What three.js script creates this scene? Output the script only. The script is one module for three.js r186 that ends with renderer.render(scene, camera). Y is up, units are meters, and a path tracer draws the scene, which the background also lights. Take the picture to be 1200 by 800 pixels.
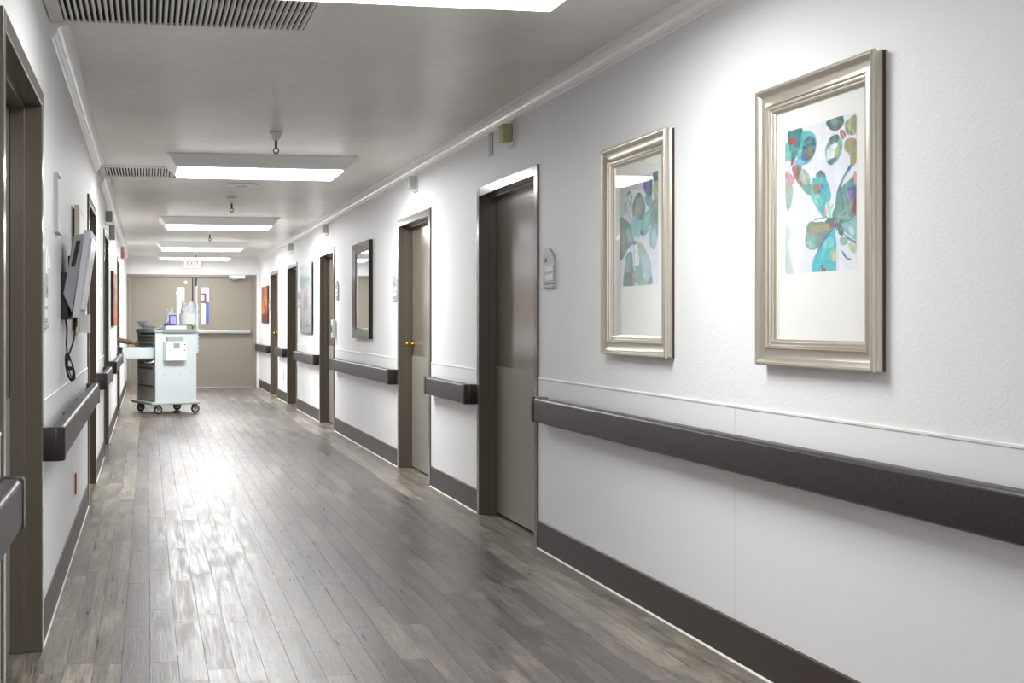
import * as THREE from 'three';
import { RoundedBoxGeometry } from 'three/addons/geometries/RoundedBoxGeometry.js';
import { mergeGeometries, mergeVertices, toCreasedNormals } from 'three/addons/utils/BufferGeometryUtils.js';
import { MarchingCubes } from 'three/addons/objects/MarchingCubes.js';
import { RectAreaLightUniformsLib } from 'three/addons/lights/RectAreaLightUniformsLib.js';

// ------------------------------------------------------------------ camera, light, exposure
// The corridor runs along -z; D is the distance down it (z = -D). x goes across, y is up, metres.
const FOCAL = 1560, EYE = 1.235, CEIL = 2.49, XL = -0.40, XR = 2.11, DEND = 25.55, DBACK = -5;
const scene = new THREE.Scene();
scene.background = new THREE.Color(0x000000);
const camera = new THREE.PerspectiveCamera(2 * Math.atan(400 / FOCAL) * 180 / Math.PI, 1.5, 0.05, 80);
camera.position.set(0, EYE, 0);
camera.rotation.set(0, -Math.atan(284 / FOCAL), 0);
camera.setViewOffset(1200, 800, 600 - 457, 400 - 378, 1200, 800);
camera.updateProjectionMatrix();
const renderer = new THREE.WebGLRenderer({ antialias: true });
renderer.toneMapping = THREE.LinearToneMapping;
renderer.toneMappingExposure = 1.74;
renderer.shadowMap.enabled = true;
renderer.shadowMap.type = THREE.PCFSoftShadowMap;
RectAreaLightUniformsLib.init();
const LAMP_TINT = new THREE.Color().setRGB(0.985, 1.0, 1.0);
const LAMP_POWER = 13;

// ------------------------------------------------------------------ helpers
let seed = 20240;
function rnd() { seed = (seed * 1664525 + 1013904223) >>> 0; return seed / 4294967296; }
const rr = (a, b) => a + (b - a) * rnd();
const used = {};
function numbered(n) { if (!(n in used)) { used[n] = 0; return n; } used[n]++; return n + '_' + String(used[n]).padStart(3, '0'); }
const origin = new WeakMap();
function tag(o, label, category, group, kind) {
  if (label) o.userData.label = label; if (category) o.userData.category = category;
  if (group) o.userData.group = group; if (kind) o.userData.kind = kind; return o;
}
function thing(name, label, category, [x, y, D], group, kind) {
  const o = new THREE.Group(); o.name = numbered(name); o.position.set(x, y, -D); scene.add(o);
  origin.set(o, [x, y, -D]); return tag(o, label, category, group, kind);
}
function worldUV(g) {                                     // uv in metres by the side a face points to
  g = g.index ? g.toNonIndexed() : g;
  const p = g.attributes.position, uv = new Float32Array(p.count * 2);
  const a = new THREE.Vector3(), b = new THREE.Vector3(), c = new THREE.Vector3();
  for (let i = 0; i < p.count; i += 3) {
    a.fromBufferAttribute(p, i); b.fromBufferAttribute(p, i + 1); c.fromBufferAttribute(p, i + 2);
    const n = b.clone().sub(a).cross(c.clone().sub(a)); const ax = Math.abs(n.x), ay = Math.abs(n.y), az = Math.abs(n.z);
    [a, b, c].forEach((v, k) => {
      const j = (i + k) * 2;
      if (ax >= ay && ax >= az) { uv[j] = v.z; uv[j + 1] = v.y; } else if (ay >= az) { uv[j] = v.z; uv[j + 1] = v.x; } else { uv[j] = v.x; uv[j + 1] = v.y; }
    });
  }
  g.setAttribute('uv', new THREE.BufferAttribute(uv, 2)); return g;
}
function merge(list) {
  if (list.length === 1) return list[0];
  return mergeGeometries(list.map(g => {
    const n = g.index ? g.toNonIndexed() : g.clone();
    for (const k of Object.keys(n.attributes)) if (!['position', 'normal', 'uv'].includes(k)) n.deleteAttribute(k);
    if (!n.attributes.uv) n.setAttribute('uv', new THREE.BufferAttribute(new Float32Array(n.attributes.position.count * 2), 2));
    n.morphAttributes = {}; return n;
  }));
}
// geometry in world coordinates -> a named mesh under its thing
function part(name, geo, material, parent, label, keepUV) {
  let g = Array.isArray(geo) ? merge(geo) : geo;
  if (!keepUV) g = worldUV(g);
  const root = parent && origin.get(parent);
  if (root) { g = g.clone(); g.translate(-root[0], -root[1], -root[2]); }
  const m = new THREE.Mesh(g, material); m.name = name; m.castShadow = m.receiveShadow = true;
  if (parent) { parent.add(m); if (root) origin.set(m, root); } else { m.name = numbered(name); scene.add(m); }
  if (label) m.userData.label = label;
  return m;
}
// box given by its limits: x0..x1, y0..y1, D0..D1; r rounds the edges
function bx(x0, x1, y0, y1, d0, d1, r = 0) {
  const w = Math.abs(x1 - x0), h = Math.abs(y1 - y0), d = Math.abs(d1 - d0);
  const g = r ? new RoundedBoxGeometry(w, h, d, 2, Math.min(r, w / 2.01, h / 2.01, d / 2.01)) : new THREE.BoxGeometry(w, h, d);
  g.translate((x0 + x1) / 2, (y0 + y1) / 2, -(d0 + d1) / 2); return g;
}
// outward offset from a side wall: s = +1 the wall at XR, s = -1 the wall at XL
const off = (s, o) => s > 0 ? XR - o : XL + o;
const wb = (s, o0, o1, y0, y1, d0, d1, r) => bx(off(s, o0), off(s, o1), y0, y1, d0, d1, r);
// profile of (offset, height) points, swept along D
function sweep(s, pts, y, d0, d1) {
  const sh = new THREE.Shape(pts.map(([o, h]) => new THREE.Vector2(s > 0 ? -o : o, h)));
  const g = new THREE.ExtrudeGeometry(sh, { depth: d1 - d0, bevelEnabled: false });
  g.translate(s > 0 ? XR : XL, y, -d1); return g;
}
function tube(points, r, seg = 24, rad = 8) { return new THREE.TubeGeometry(new THREE.CatmullRomCurve3(points.map(p => new THREE.Vector3(p[0], p[1], -p[2]))), seg, r, rad, false); }
function lathe(pts, x, y, D, n = 24) { const g = new THREE.LatheGeometry(pts.map(([r, h]) => new THREE.Vector2(r, h)), n); g.translate(x, y, -D); return g; }

// ------------------------------------------------------------------ noise and textures
function hash(i, j, k) { let n = (i * 374761393 + j * 668265263 + k * 2147483647) | 0; n = Math.imul(n ^ (n >>> 13), 1274126177); return ((n ^ (n >>> 16)) >>> 0) / 4294967296; }
function vnoise(x, y, px, py, k) {                        // tileable value noise, periods px, py
  const xi = Math.floor(x), yi = Math.floor(y), fx = x - xi, fy = y - yi;
  const sx = fx * fx * (3 - 2 * fx), sy = fy * fy * (3 - 2 * fy), w = (a, p) => ((a % p) + p) % p;
  const a = hash(w(xi, px), w(yi, py), k), b = hash(w(xi + 1, px), w(yi, py), k), c = hash(w(xi, px), w(yi + 1, py), k), d = hash(w(xi + 1, px), w(yi + 1, py), k);
  return a + (b - a) * sx + (c - a) * sy + (a - b - c + d) * sx * sy;
}
function dataTex(w, h, fn, color, ru = 1, rv = 1) {
  const d = new Uint8Array(w * h * 4);
  for (let y = 0; y < h; y++) for (let x = 0; x < w; x++) {
    const v = fn(x / w, y / h), j = (y * w + x) * 4;
    if (Array.isArray(v)) { d[j] = Math.min(255, Math.max(0, v[0] * 255)); d[j + 1] = Math.min(255, Math.max(0, v[1] * 255)); d[j + 2] = Math.min(255, Math.max(0, v[2] * 255)); }
    else d[j] = d[j + 1] = d[j + 2] = Math.min(255, Math.max(0, v * 255));
    d[j + 3] = 255;
  }
  const t = new THREE.DataTexture(d, w, h); t.wrapS = t.wrapT = THREE.RepeatWrapping; t.magFilter = THREE.LinearFilter; t.minFilter = THREE.LinearFilter;
  t.repeat.set(ru, rv); if (color) t.colorSpace = THREE.SRGBColorSpace; t.needsUpdate = true; return t;
}
const peel = dataTex(512, 512, (u, v) => {
  const a = vnoise(u * 200, v * 200, 200, 200, 1), b = vnoise(u * 110, v * 110, 110, 110, 2);
  return 0.25 + 0.45 * Math.max(0, b - 0.35) + 0.35 * a * b;
}, false, 1 / 0.8, 1 / 0.8);
const stipple = dataTex(256, 256, (u, v) => 0.5 * vnoise(u * 64, v * 64, 64, 64, 4) + 0.35 * vnoise(u * 24, v * 24, 24, 24, 5) + 0.15 * vnoise(u * 4, v * 4, 4, 4, 6), false, 1 / 0.9, 1 / 0.9);
const pebble = dataTex(256, 256, (u, v) => 0.5 * vnoise(u * 90, v * 90, 90, 90, 7) + 0.5 * vnoise(u * 40, v * 40, 40, 40, 8), false, 1 / 0.3, 1 / 0.3);
const brush = dataTex(256, 256, (u, v) => 0.55 * vnoise(u * 90, v * 6, 90, 6, 9) + 0.3 * vnoise(u * 30, v * 3, 30, 3, 10) + 0.15 * vnoise(u * 40, v * 40, 40, 40, 11), false, 1 / 0.6, 1 / 0.8);
const ceilingTone = dataTex(256, 256, (u, v) => 0.92 + 0.08 * vnoise(u * 5, v * 7, 5, 7, 41) - 0.03 * vnoise(u * 60, v * 60, 60, 60, 42), true, 1 / 3.1, 1 / 2.7);
// worn oak: u along the plank, v across; eight strips of different grain, each a plank wide
function grain(u, v) {
  const warp = 0.010 * vnoise(u * 6, v * 16, 6, 16, 12) + 0.003 * vnoise(u * 22, v * 32, 22, 32, 13), vv = v + warp;
  return {
    fine: vnoise(u * 26, vv * 420, 26, 420, 14), mid: vnoise(u * 11, vv * 150, 11, 150, 15), wide: vnoise(u * 4, vv * 30, 4, 30, 16),
    cross: vnoise(u * 190, v * 24, 190, 24, 17), blot: vnoise(u * 9, v * 24, 9, 24, 18), rip: vnoise(u * 20, vv * 400, 20, 400, 19),
  };
}
const woodMap = dataTex(1024, 1024, (u, v) => {
  const g = grain(u, v), crack = Math.max(0, g.rip - 0.7) * 0.9;
  const t = 0.80 + 0.12 * (g.wide - 0.5) + 0.24 * (g.mid - 0.5) + 0.22 * (g.fine - 0.5) + 0.26 * (g.blot - 0.5) + 0.06 * (g.cross - 0.5) - crack;
  const k = 0.03 * (g.blot - 0.5);
  return [t + 0.006 + k, t, t - 0.006 - k];
}, true, 1 / 1.9, 1);
const woodBump = dataTex(1024, 1024, (u, v) => { const g = grain(u, v); return 0.6 + 0.3 * (g.fine - 0.5) + 0.35 * (g.mid - 0.5) + 0.3 * (g.cross - 0.5) * g.blot - Math.max(0, g.rip - 0.74) * 0.5; }, false, 1 / 1.9, 1);
const woodRough = dataTex(512, 512, (u, v) => { const g = grain(u, v); return 0.8 + 0.3 * (g.mid - 0.5) + 0.3 * (g.blot - 0.5); }, false, 1 / 1.9, 1);
function canvasTex(w, h, draw) { const c = document.createElement('canvas'); c.width = w; c.height = h; draw(c.getContext('2d'), w, h); const t = new THREE.CanvasTexture(c); t.colorSpace = THREE.SRGBColorSpace; return t; }

// ------------------------------------------------------------------ materials
const std = (color, roughness, more = {}) => new THREE.MeshStandardMaterial({ color, roughness, ...more });
const M = {
  wall: std('#efeff0', 0.55, { bumpMap: peel, bumpScale: 0.0011 }),
  wainscot: std('#f0f0f1', 0.42),
  cap: std('#eeedec', 0.4),
  ceiling: std('#f3f1ea', 0.33, { map: ceilingTone, bumpMap: stipple, bumpScale: 0.0006 }),
  crown: std('#f7f7f7', 0.16),
  base: std('#3a302d', 0.45),
  caulk: std('#e8e6e2', 0.5),
  frame: std('#5c544b', 0.18, { bumpMap: brush, bumpScale: 0.0001 }),
  leaf: std('#716a5d', 0.17, { bumpMap: brush, bumpScale: 0.0003 }),
  kick: std('#89857b', 0.36),
  endLeaf: std('#898276', 0.4),
  rail: std('#2b2524', 0.38, { bumpMap: pebble, bumpScale: 0.0007 }),
  railCap: std('#1d1715', 0.32),
  silver: std('#d2cbbd', 0.32, { metalness: 0.82 }),
  matBoard: std('#f3f2ee', 0.8),
  glass: new THREE.MeshPhysicalMaterial({ color: '#ffffff', roughness: 0.02, transmission: 1, thickness: 0, ior: 1.5 }),
  brass: std('#c99a45', 0.22, { metalness: 1 }),
  chrome: std('#c9cbcd', 0.2, { metalness: 1 }),
  steel: std('#b9bab8', 0.35, { metalness: 0.7 }),
  grille: std('#e4e2dc', 0.4),
  dark: std('#15161a', 0.8),
  black: std('#141415', 0.45),
  white: std('#eef0ee', 0.45),
  cream: std('#e4dcc6', 0.5),
  plateGrey: std('#a9adb0', 0.4),
  lampBody: std('#e4e4e4', 0.45),
  lampOff: std('#f4f4f2', 0.35),
  lens: std('#ffffff', 0.4, { emissive: LAMP_TINT, emissiveIntensity: 5 }),
  mirror: std('#eef0f0', 0.03, { metalness: 1 }),
  mirrorFrame: std('#171413', 0.12),
  skin: std('#7d5442', 0.6),
};

// ------------------------------------------------------------------ the shell
const DOORS_R = [[7.03, 8.39], [9.84, 11.18], [15.12, 16.43], [18.99, 20.33], [21.84, 23.16]];
const DOORS_L = [[3.78, 5.20], [9.17, 10.50], [12.52, 13.86], [17.92, 19.26]];
const DOOR_TOP = 2.105, BASE = 0.155, RAIL_LINE = 0.925, THICK = 0.2;
function sideWall(s, doors, name) {
  const list = []; let d = DBACK;
  for (const [a, b] of doors) { list.push(wb(s, 0, -THICK, 0, CEIL, d, a)); list.push(wb(s, 0, -THICK, DOOR_TOP, CEIL, a, b)); d = b; }
  list.push(wb(s, 0, -THICK, 0, CEIL, d, DEND));
  return tag(part(name, list, M.wall), s > 0 ? 'white textured wall with five taupe doors and flower pictures' : 'white textured wall with four taupe doors and a wall monitor', null, null, 'structure');
}
const wallRight = sideWall(1, DOORS_R, 'wall_right'), wallLeft = sideWall(-1, DOORS_L, 'wall_left');
function runs(doors) { const r = []; let d = DBACK; for (const [a, b] of doors) { r.push([d, a]); d = b; } r.push([d, DEND]); return r; }
function dress(s, doors, wall, seams) {
  const b = thing(s > 0 ? 'baseboard_right' : 'baseboard_left', s > 0 ? 'dark brown baseboard under the wall with five doors' : 'dark brown baseboard under the wall with the monitor', null, [off(s, 0), 0, 8], null, 'structure');
  for (const [a, e] of runs(doors)) {
    const cuts = [a, ...seams.filter(q => q > a + 0.05 && q < e - 0.05), e];
    for (let i = 0; i + 1 < cuts.length; i++) {
      const lo = cuts[i] + (i ? 0.0025 : 0), hi = cuts[i + 1] - (i + 2 < cuts.length ? 0.0025 : 0);
      part('wainscot_panel', wb(s, 0, 0.003, BASE, RAIL_LINE, lo, hi), M.wainscot, wall);
    }
    part('cap_strip', wb(s, 0, 0.006, RAIL_LINE, RAIL_LINE + 0.011, a, e, 0.003), M.cap, wall);
    part('board', sweep(s, [[0, 0], [0.009, 0], [0.009, BASE - 0.006], [0.005, BASE], [0, BASE]], 0, a, e), M.base, b);
    part('caulk_line', sweep(s, [[0.009, 0], [0.014, 0], [0.009, 0.007]], 0, a, e), M.caulk, b);
  }
}
dress(1, DOORS_R, wallRight, [-0.33, 2.11, 4.552, 12.9, 17.6]);
dress(-1, DOORS_L, wallLeft, [-0.33, 2.1, 7.18, 15.6]);
tag(part('ceiling', bx(XL - THICK, XR + THICK, CEIL, CEIL + 0.12, DBACK - 0.2, DEND + 0.2), M.ceiling), 'beige grey stippled ceiling of the corridor', null, null, 'structure');
tag(part('wall_back', bx(XL - THICK, XR + THICK, 0, CEIL, DBACK - 0.15, DBACK), M.wall), 'white wall closing the corridor', null, null, 'structure');
// wall at the end with the double door
const ED = { x0: -0.385, x1: 2.05, top: 2.15 };
tag(part('wall_end', [bx(XL - THICK, ED.x0, 0, CEIL, DEND, DEND + 0.15), bx(ED.x1, XR + THICK, 0, CEIL, DEND, DEND + 0.15), bx(ED.x0, ED.x1, ED.top, CEIL, DEND, DEND + 0.15)], M.wall), 'white wall around the taupe double door', null, null, 'structure');

// crown mouldings
const CROWN = [[0, -0.072], [0.006, -0.072], [0.012, -0.066], [0.012, -0.058], [0.018, -0.056], [0.022, -0.050], [0.026, -0.047]];
for (let i = 0; i <= 8; i++) { const a = i / 8 * Math.PI / 2; CROWN.push([0.066 - 0.040 * Math.cos(a), -0.047 + 0.036 * Math.sin(a)]); }
CROWN.push([0.074, -0.010], [0.074, 0], [0, 0]);
function crown(n, s, a, b, label) { tag(part('trim_' + n, toCreasedNormals(sweep(s, CROWN, CEIL, a, b), 0.6), M.crown), label, null, null, 'structure'); }
crown(1, 1, DBACK, DEND, 'long white crown moulding above the five doors');
crown(2, -1, DBACK, 4.9, 'white crown moulding ending at the near ceiling grille');
crown(3, -1, 5.72, 10.72, 'white crown moulding between the two ceiling grilles');
crown(4, -1, 11.68, DEND, 'white crown moulding running from the second grille to the end wall');

// ------------------------------------------------------------------ floor of wooden planks
const floor = tag(part('floor', bx(XL - 2.2, XR + THICK, -0.1, -0.006, DBACK - 0.15, DEND + 3.2), std('#4b443e', 0.6)), 'grey brown wood plank floor with a paler border along each wall', null, null, 'structure');
{
  const PW = 0.1002, PL = 0.914, x0 = -0.0915;               // field from x0, 19 planks wide
  const fieldTones = ['#857b76', '#776e6a', '#8a807a', '#7d736e', '#716965'], edgeTones = ['#a1988b', '#958c80', '#aaa194', '#9b9184'];
  const mk = c => std(c, 0.47, { map: woodMap, bumpMap: woodBump, bumpScale: 0.00042, roughnessMap: woodRough });
  const fieldM = fieldTones.map(mk), edgeM = edgeTones.map(mk);
  const shape = (u0, strip) => {                              // bevelled board, 18 triangles, uv: u along in metres, v one strip of the grain
    const w = PW / 2, l = PL / 2, e = 0.0008, t = 0.006, g = new THREE.BufferGeometry(), P = [], U = [];
    const v = (x, y, z) => [x, y, z];
    const top = [v(-w + e, 0, l - e), v(w - e, 0, l - e), v(w - e, 0, -l + e), v(-w + e, 0, -l + e)];
    const rim = [v(-w + 0.0003, -e, l - 0.0003), v(w - 0.0003, -e, l - 0.0003), v(w - 0.0003, -e, -l + 0.0003), v(-w + 0.0003, -e, -l + 0.0003)];
    const low = rim.map(p => [p[0], -t, p[2]]);
    const quad = (a, b, c, d) => { for (const q of [a, b, c, a, c, d]) { P.push(...q); U.push(u0 + (l - q[2]), (strip + 0.5 + q[0] / PW * 0.92) / 8); } };
    quad(...top);
    for (let i = 0; i < 4; i++) { const j = (i + 1) % 4; quad(rim[i], rim[j], top[j], top[i]); quad(low[i], low[j], rim[j], rim[i]); }
    g.setAttribute('position', new THREE.BufferAttribute(new Float32Array(P), 3)); g.setAttribute('uv', new THREE.BufferAttribute(new Float32Array(U), 2)); g.computeVertexNormals(); return g;
  };
  const variants = []; for (let i = 0; i < 16; i++) variants.push(shape((i * 0.37) % 1.9, i % 8));
  const all = [], cT = Math.cos(Math.atan(284 / FOCAL)), sT = Math.sin(Math.atan(284 / FOCAL));
  for (let c = -5; c < 24; c++) {
    const x = x0 + (c + 0.5) * PW, edge = c < 0 || c >= 19, start = DBACK - rnd() * PL;
    for (let d = start; d < DEND + 0.1; d += PL) {
      const D = d + PL / 2, dep = x * sT + D * cT, u = 457 + FOCAL * (x * cT - D * sT) / dep, y = 378 + FOCAL * EYE / dep;
      const inView = dep > 1 && u > -25 && u < 1000 && y < 815 && x > XL && x < XR;
      all.push({ x, D, v: Math.floor(rnd() * 16), m: Math.floor(rnd() * (edge ? 4 : 5)), edge, size: inView ? 1 / (dep * dep * dep) : 0 });
    }
  }
  all.sort((a, b) => b.size - a.size);
  all.slice(0, 300).forEach(q => {
    const m = new THREE.Mesh(variants[q.v], (q.edge ? edgeM : fieldM)[q.m]); m.name = 'plank'; m.position.set(q.x, 0, -q.D); m.castShadow = m.receiveShadow = true; floor.add(m);
  });
  // the planks past the 300 that show largest: one part, each with the tone of its own board
  const rest = all.slice(300).map(q => {
    const g = variants[q.v].clone(), n = g.attributes.position.count, col = (q.edge ? edgeM : fieldM)[q.m].color, a = new Float32Array(n * 3);
    for (let i = 0; i < n; i++) col.toArray(a, i * 3);
    g.setAttribute('color', new THREE.BufferAttribute(a, 3)); g.translate(q.x, 0, -q.D); return g;
  });
  const restM = mk('#ffffff'); restM.vertexColors = true;
  const m = new THREE.Mesh(mergeGeometries(rest), restM); m.name = 'distant_planks'; m.userData.kind = 'stuff'; m.castShadow = m.receiveShadow = true; floor.add(m);
}

// ------------------------------------------------------------------ side doors
const FACE = 0.058, RECESS = 0.105;
function sideDoor(n, s, [a, b], label, o = {}) {
  const t = thing('door_' + n, label, null, [off(s, 0), 0, (a + b) / 2], null, 'structure');
  const P = 0.012, ins = [];
  const i0 = a + FACE, i1 = b - FACE, it = DOOR_TOP - FACE;
  // jambs and head, each with a stop
  const jamb = (lo, hi) => wb(s, P, -THICK, 0, DOOR_TOP, lo, hi, 0.004);
  part('jamb', [jamb(a, i0), wb(s, -0.052, -RECESS, 0, it, i0, i0 + 0.016, 0.003)], M.frame, t);
  part('jamb', [jamb(i1, b), wb(s, -0.052, -RECESS, 0, it, i1 - 0.016, i1, 0.003)], M.frame, t);
  part('head', [wb(s, P, -THICK, it, DOOR_TOP, i0, i1, 0.004), wb(s, -0.052, -RECESS, it - 0.016, it, i0, i1, 0.003)], M.frame, t);
  if (!o.open) {
    const lf = part('leaf', wb(s, -RECESS - 0.001, -RECESS - 0.045, 0.012, it - 0.003, i0 + 0.003, i1 - 0.003, 0.003), M.leaf, t);
    if (o.kick) part('kick_plate', wb(s, -RECESS + 0.001, -RECESS - 0.001, 0.016, o.kick, i0 + 0.016, i1 - 0.016), M.kick, lf, 'paler protective plate on the lower door');
    if (o.knob) {
      const x = off(s, -RECESS), d = i1 - 0.075, g = lathe([[0, 0], [0.032, 0], [0.032, 0.006], [0.012, 0.01], [0.011, 0.03], [0.022, 0.038], [0.029, 0.052], [0.025, 0.066], [0.012, 0.073], [0, 0.074]], 0, 0, 0, 20);
      g.rotateZ(s > 0 ? Math.PI / 2 : -Math.PI / 2); g.translate(x, 1.055, -d); part('knob', g, M.brass, lf, 'round brass door knob');
    }
    if (o.lever) part('lever', [wb(s, -RECESS + 0.008, -RECESS, 0.96, 1.12, i0 + 0.05, i0 + 0.1, 0.004), wb(s, -RECESS + 0.05, -RECESS + 0.036, 1.05, 1.07, i0 + 0.06, i0 + 0.18, 0.006), wb(s, -RECESS + 0.04, -RECESS, 1.05, 1.07, i0 + 0.065, i0 + 0.085, 0.006)], M.steel, lf, 'steel lever handle');
  }
  return t;
}
sideDoor(1, 1, DOORS_R[0], 'dark taupe glossy door beside the picture with the glare', { kick: 0.955 });
sideDoor(2, 1, DOORS_R[1], 'taupe door with a brass knob and a pale plate, near the mirror', { kick: 0.955, knob: 1 });
sideDoor(3, 1, DOORS_R[2], 'taupe door between the mirror and the misty figure print', { kick: 0.955, lever: 1 });
sideDoor(4, 1, DOORS_R[3], 'taupe door beside the misty figure print, far side', {});
sideDoor(5, 1, DOORS_R[4], 'taupe door with brass knob beside the small orange painting', { knob: 1 });
sideDoor(6, -1, DOORS_L[0], 'dark brown door frame beside the light switch and grey sign', { kick: 0.955 });
sideDoor(7, -1, DOORS_L[1], 'taupe door just past the wall monitor', { kick: 0.955 });
sideDoor(8, -1, DOORS_L[2], 'taupe door between two short handrails', { knob: 1 });
sideDoor(9, -1, DOORS_L[3], 'open doorway where a person reaches into the cart', { open: 1 });
// the room behind the open doorway
{
  const [a, b] = DOORS_L[3], x1 = XL - THICK, x0 = x1 - 1.5;
  tag(part('wall_side_room', [bx(x0 - 0.1, x0, 0, CEIL, a - 0.7, b + 0.7), bx(x0, x1, 0, CEIL, a - 0.7, a - 0.6), bx(x0, x1, 0, CEIL, b + 0.6, b + 0.7), bx(x0 - 0.1, x1, CEIL, CEIL + 0.1, a - 0.7, b + 0.7)], M.wall), 'walls of the room behind the open doorway', null, null, 'structure');
}

// ------------------------------------------------------------------ double door at the end
{
  const t = thing('door_10', 'pair of taupe doors with narrow windows under the exit sign', null, [0.84, 0, DEND], null, 'structure');
  const { x0, x1, top } = ED, f = 0.055, z0 = DEND - 0.012, z1 = DEND + 0.15;
  part('jamb', bx(x0, x0 + f, 0, top, z0, z1, 0.004), M.endLeaf, t); part('jamb', bx(x1 - f, x1, 0, top, z0, z1, 0.004), M.endLeaf, t); part('head', bx(x0 + f, x1 - f, top - f, top, z0, z1, 0.004), M.endLeaf, t);
  const mid = 0.85, a = x0 + f + 0.004, b = x1 - f - 0.004, ht = top - f - 0.004;
  const leaf = (l, r, wx, name) => {
    const y0 = 1.19, y1 = 1.92, w = 0.17, zl0 = DEND + 0.035, zl1 = DEND + 0.08;
    const lf = part('leaf', [bx(l, wx, 0.012, ht, zl0, zl1), bx(wx + w, r, 0.012, ht, zl0, zl1), bx(wx, wx + w, 0.012, y0, zl0, zl1), bx(wx, wx + w, y1, ht, zl0, zl1)], M.endLeaf, t);
    part('window_frame', [bx(wx - 0.03, wx + 0.012, y0 - 0.03, y1 + 0.03, zl0 - 0.008, zl0 + 0.002, 0.002), bx(wx + w - 0.012, wx + w + 0.03, y0 - 0.03, y1 + 0.03, zl0 - 0.008, zl0 + 0.002, 0.002), bx(wx + 0.012, wx + w - 0.012, y0 - 0.03, y0 + 0.012, zl0 - 0.008, zl0 + 0.002, 0.002), bx(wx + 0.012, wx + w - 0.012, y1 - 0.012, y1 + 0.03, zl0 - 0.008, zl0 + 0.002, 0.002)], M.endLeaf, lf);
    part('pane', bx(wx, wx + w, y0, y1, zl0 + 0.02, zl0 + 0.024), M.glass, lf);
    return lf;
  };
  const lA = leaf(a, mid - 0.022, 0.53), lB = leaf(mid + 0.004, b, 0.99);
  part('weather_strip', bx(mid - 0.021, mid + 0.003, 0.012, ht, DEND + 0.03, DEND + 0.06, 0.002), M.black, t, 'black strip between the two doors');
  part('vertical_rod', bx(mid + 0.05, mid + 0.085, 1.0, 2.03, DEND + 0.012, DEND + 0.034, 0.006), M.steel, lB, 'steel latch rod above the push bar');
  part('latch', bx(mid + 0.035, mid + 0.075, 1.93, 2.08, DEND + 0.0, DEND + 0.034, 0.006), M.black, lB, 'black top latch');
  part('bumper', (() => { const g = new THREE.CylinderGeometry(0.032, 0.032, 0.03, 20); g.rotateX(Math.PI / 2); g.translate(0.71, 2.0, -(DEND + 0.02)); return g; })(), M.white, lA, 'round white bumper');
  part('push_bar', [bx(mid + 0.08, b - 0.06, 1.035, 1.09, DEND - 0.045, DEND - 0.005, 0.01), bx(mid + 0.08, mid + 0.2, 1.02, 1.105, DEND - 0.01, DEND + 0.035, 0.008), bx(b - 0.42, b - 0.06, 1.025, 1.1, DEND - 0.03, DEND + 0.035, 0.008)], M.steel, lB, 'pale steel panic push bar');
  part('closer', [bx(1.53, 1.83, 2.075, 2.14, DEND - 0.075, DEND - 0.012, 0.008), bx(1.6, 1.625, 2.055, 2.068, DEND - 0.05, DEND + 0.036)], M.white, t, 'white door closer box');
  part('closer_arm', tube([[1.68, 2.07, DEND - 0.05], [1.62, 2.05, DEND - 0.1], [1.58, 2.05, DEND + 0.03]], 0.009, 12, 6), M.steel, t);
  part('threshold', bx(x0 + f, x1 - f, 0.0, 0.01, DEND - 0.01, DEND + 0.12, 0.003), M.steel, t);
  // lit space beyond
  tag(part('wall_vestibule', [bx(-0.6, 2.3, 0, CEIL, DEND + 3, DEND + 3.1), bx(-0.7, -0.6, 0, CEIL, DEND + 0.15, DEND + 3), bx(2.3, 2.4, 0, CEIL, DEND + 0.15, DEND + 3), bx(-0.7, 2.4, CEIL, CEIL + 0.1, DEND + 0.15, DEND + 3.1)], M.wall), 'white walls of the lit space beyond the double door', null, null, 'structure');
  const cur = thing('curtain', 'blue curtain seen through the narrow door window', 'curtain', [1.3, 0.05, DEND + 2.6]);
  const sh = new THREE.Shape(); const N = 24; for (let i = 0; i <= N; i++) sh[i ? 'lineTo' : 'moveTo'](1.2 + i * 0.02, 0.03 * Math.sin(i * 1.1)); for (let i = N; i >= 0; i--) sh.lineTo(1.2 + i * 0.02, 0.03 * Math.sin(i * 1.1) + 0.006);
  const cg = new THREE.ExtrudeGeometry(sh, { depth: 1.62, bevelEnabled: false }); cg.rotateX(-Math.PI / 2); cg.translate(0, 0.05, -(DEND + 2.6)); part('cloth', cg, std('#3f63a8', 0.85), cur);
  const no = thing('notice_board', 'small red notice seen through the narrow door window', 'notice', [1.1, 1.7, DEND + 2.99]);
  part('board', bx(1.0, 1.22, 1.66, 1.86, DEND + 2.97, DEND + 3, 0.004), std('#7d3a3a', 0.7), no); part('sheet', bx(1.04, 1.18, 1.7, 1.82, DEND + 2.966, DEND + 2.97), M.white, no);
}

// ------------------------------------------------------------------ ceiling lamps
function frustum(cx, d0, d1, w, wl, dl0, dl1, y0, y1) {       // sloping tray: top at y1, bottom at y0, open bottom
  const A = [[cx - w / 2, d0], [cx + w / 2, d0], [cx + w / 2, d1], [cx - w / 2, d1]].map(p => [p[0], y1, -p[1]]);
  const B = [[cx - wl / 2, dl0], [cx + wl / 2, dl0], [cx + wl / 2, dl1], [cx - wl / 2, dl1]].map(p => [p[0], y0, -p[1]]);
  const P = [], q = (a, b, c, d) => P.push(...a, ...b, ...c, ...a, ...c, ...d);
  for (let i = 0; i < 4; i++) { const j = (i + 1) % 4; q(A[i], A[j], B[j], B[i]); }
  q(A[3], A[2], A[1], A[0]); q(B[0], B[1], B[2], B[3]);
  const g = new THREE.BufferGeometry(); g.setAttribute('position', new THREE.BufferAttribute(new Float32Array(P), 3)); g.computeVertexNormals(); return g;
}
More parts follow.
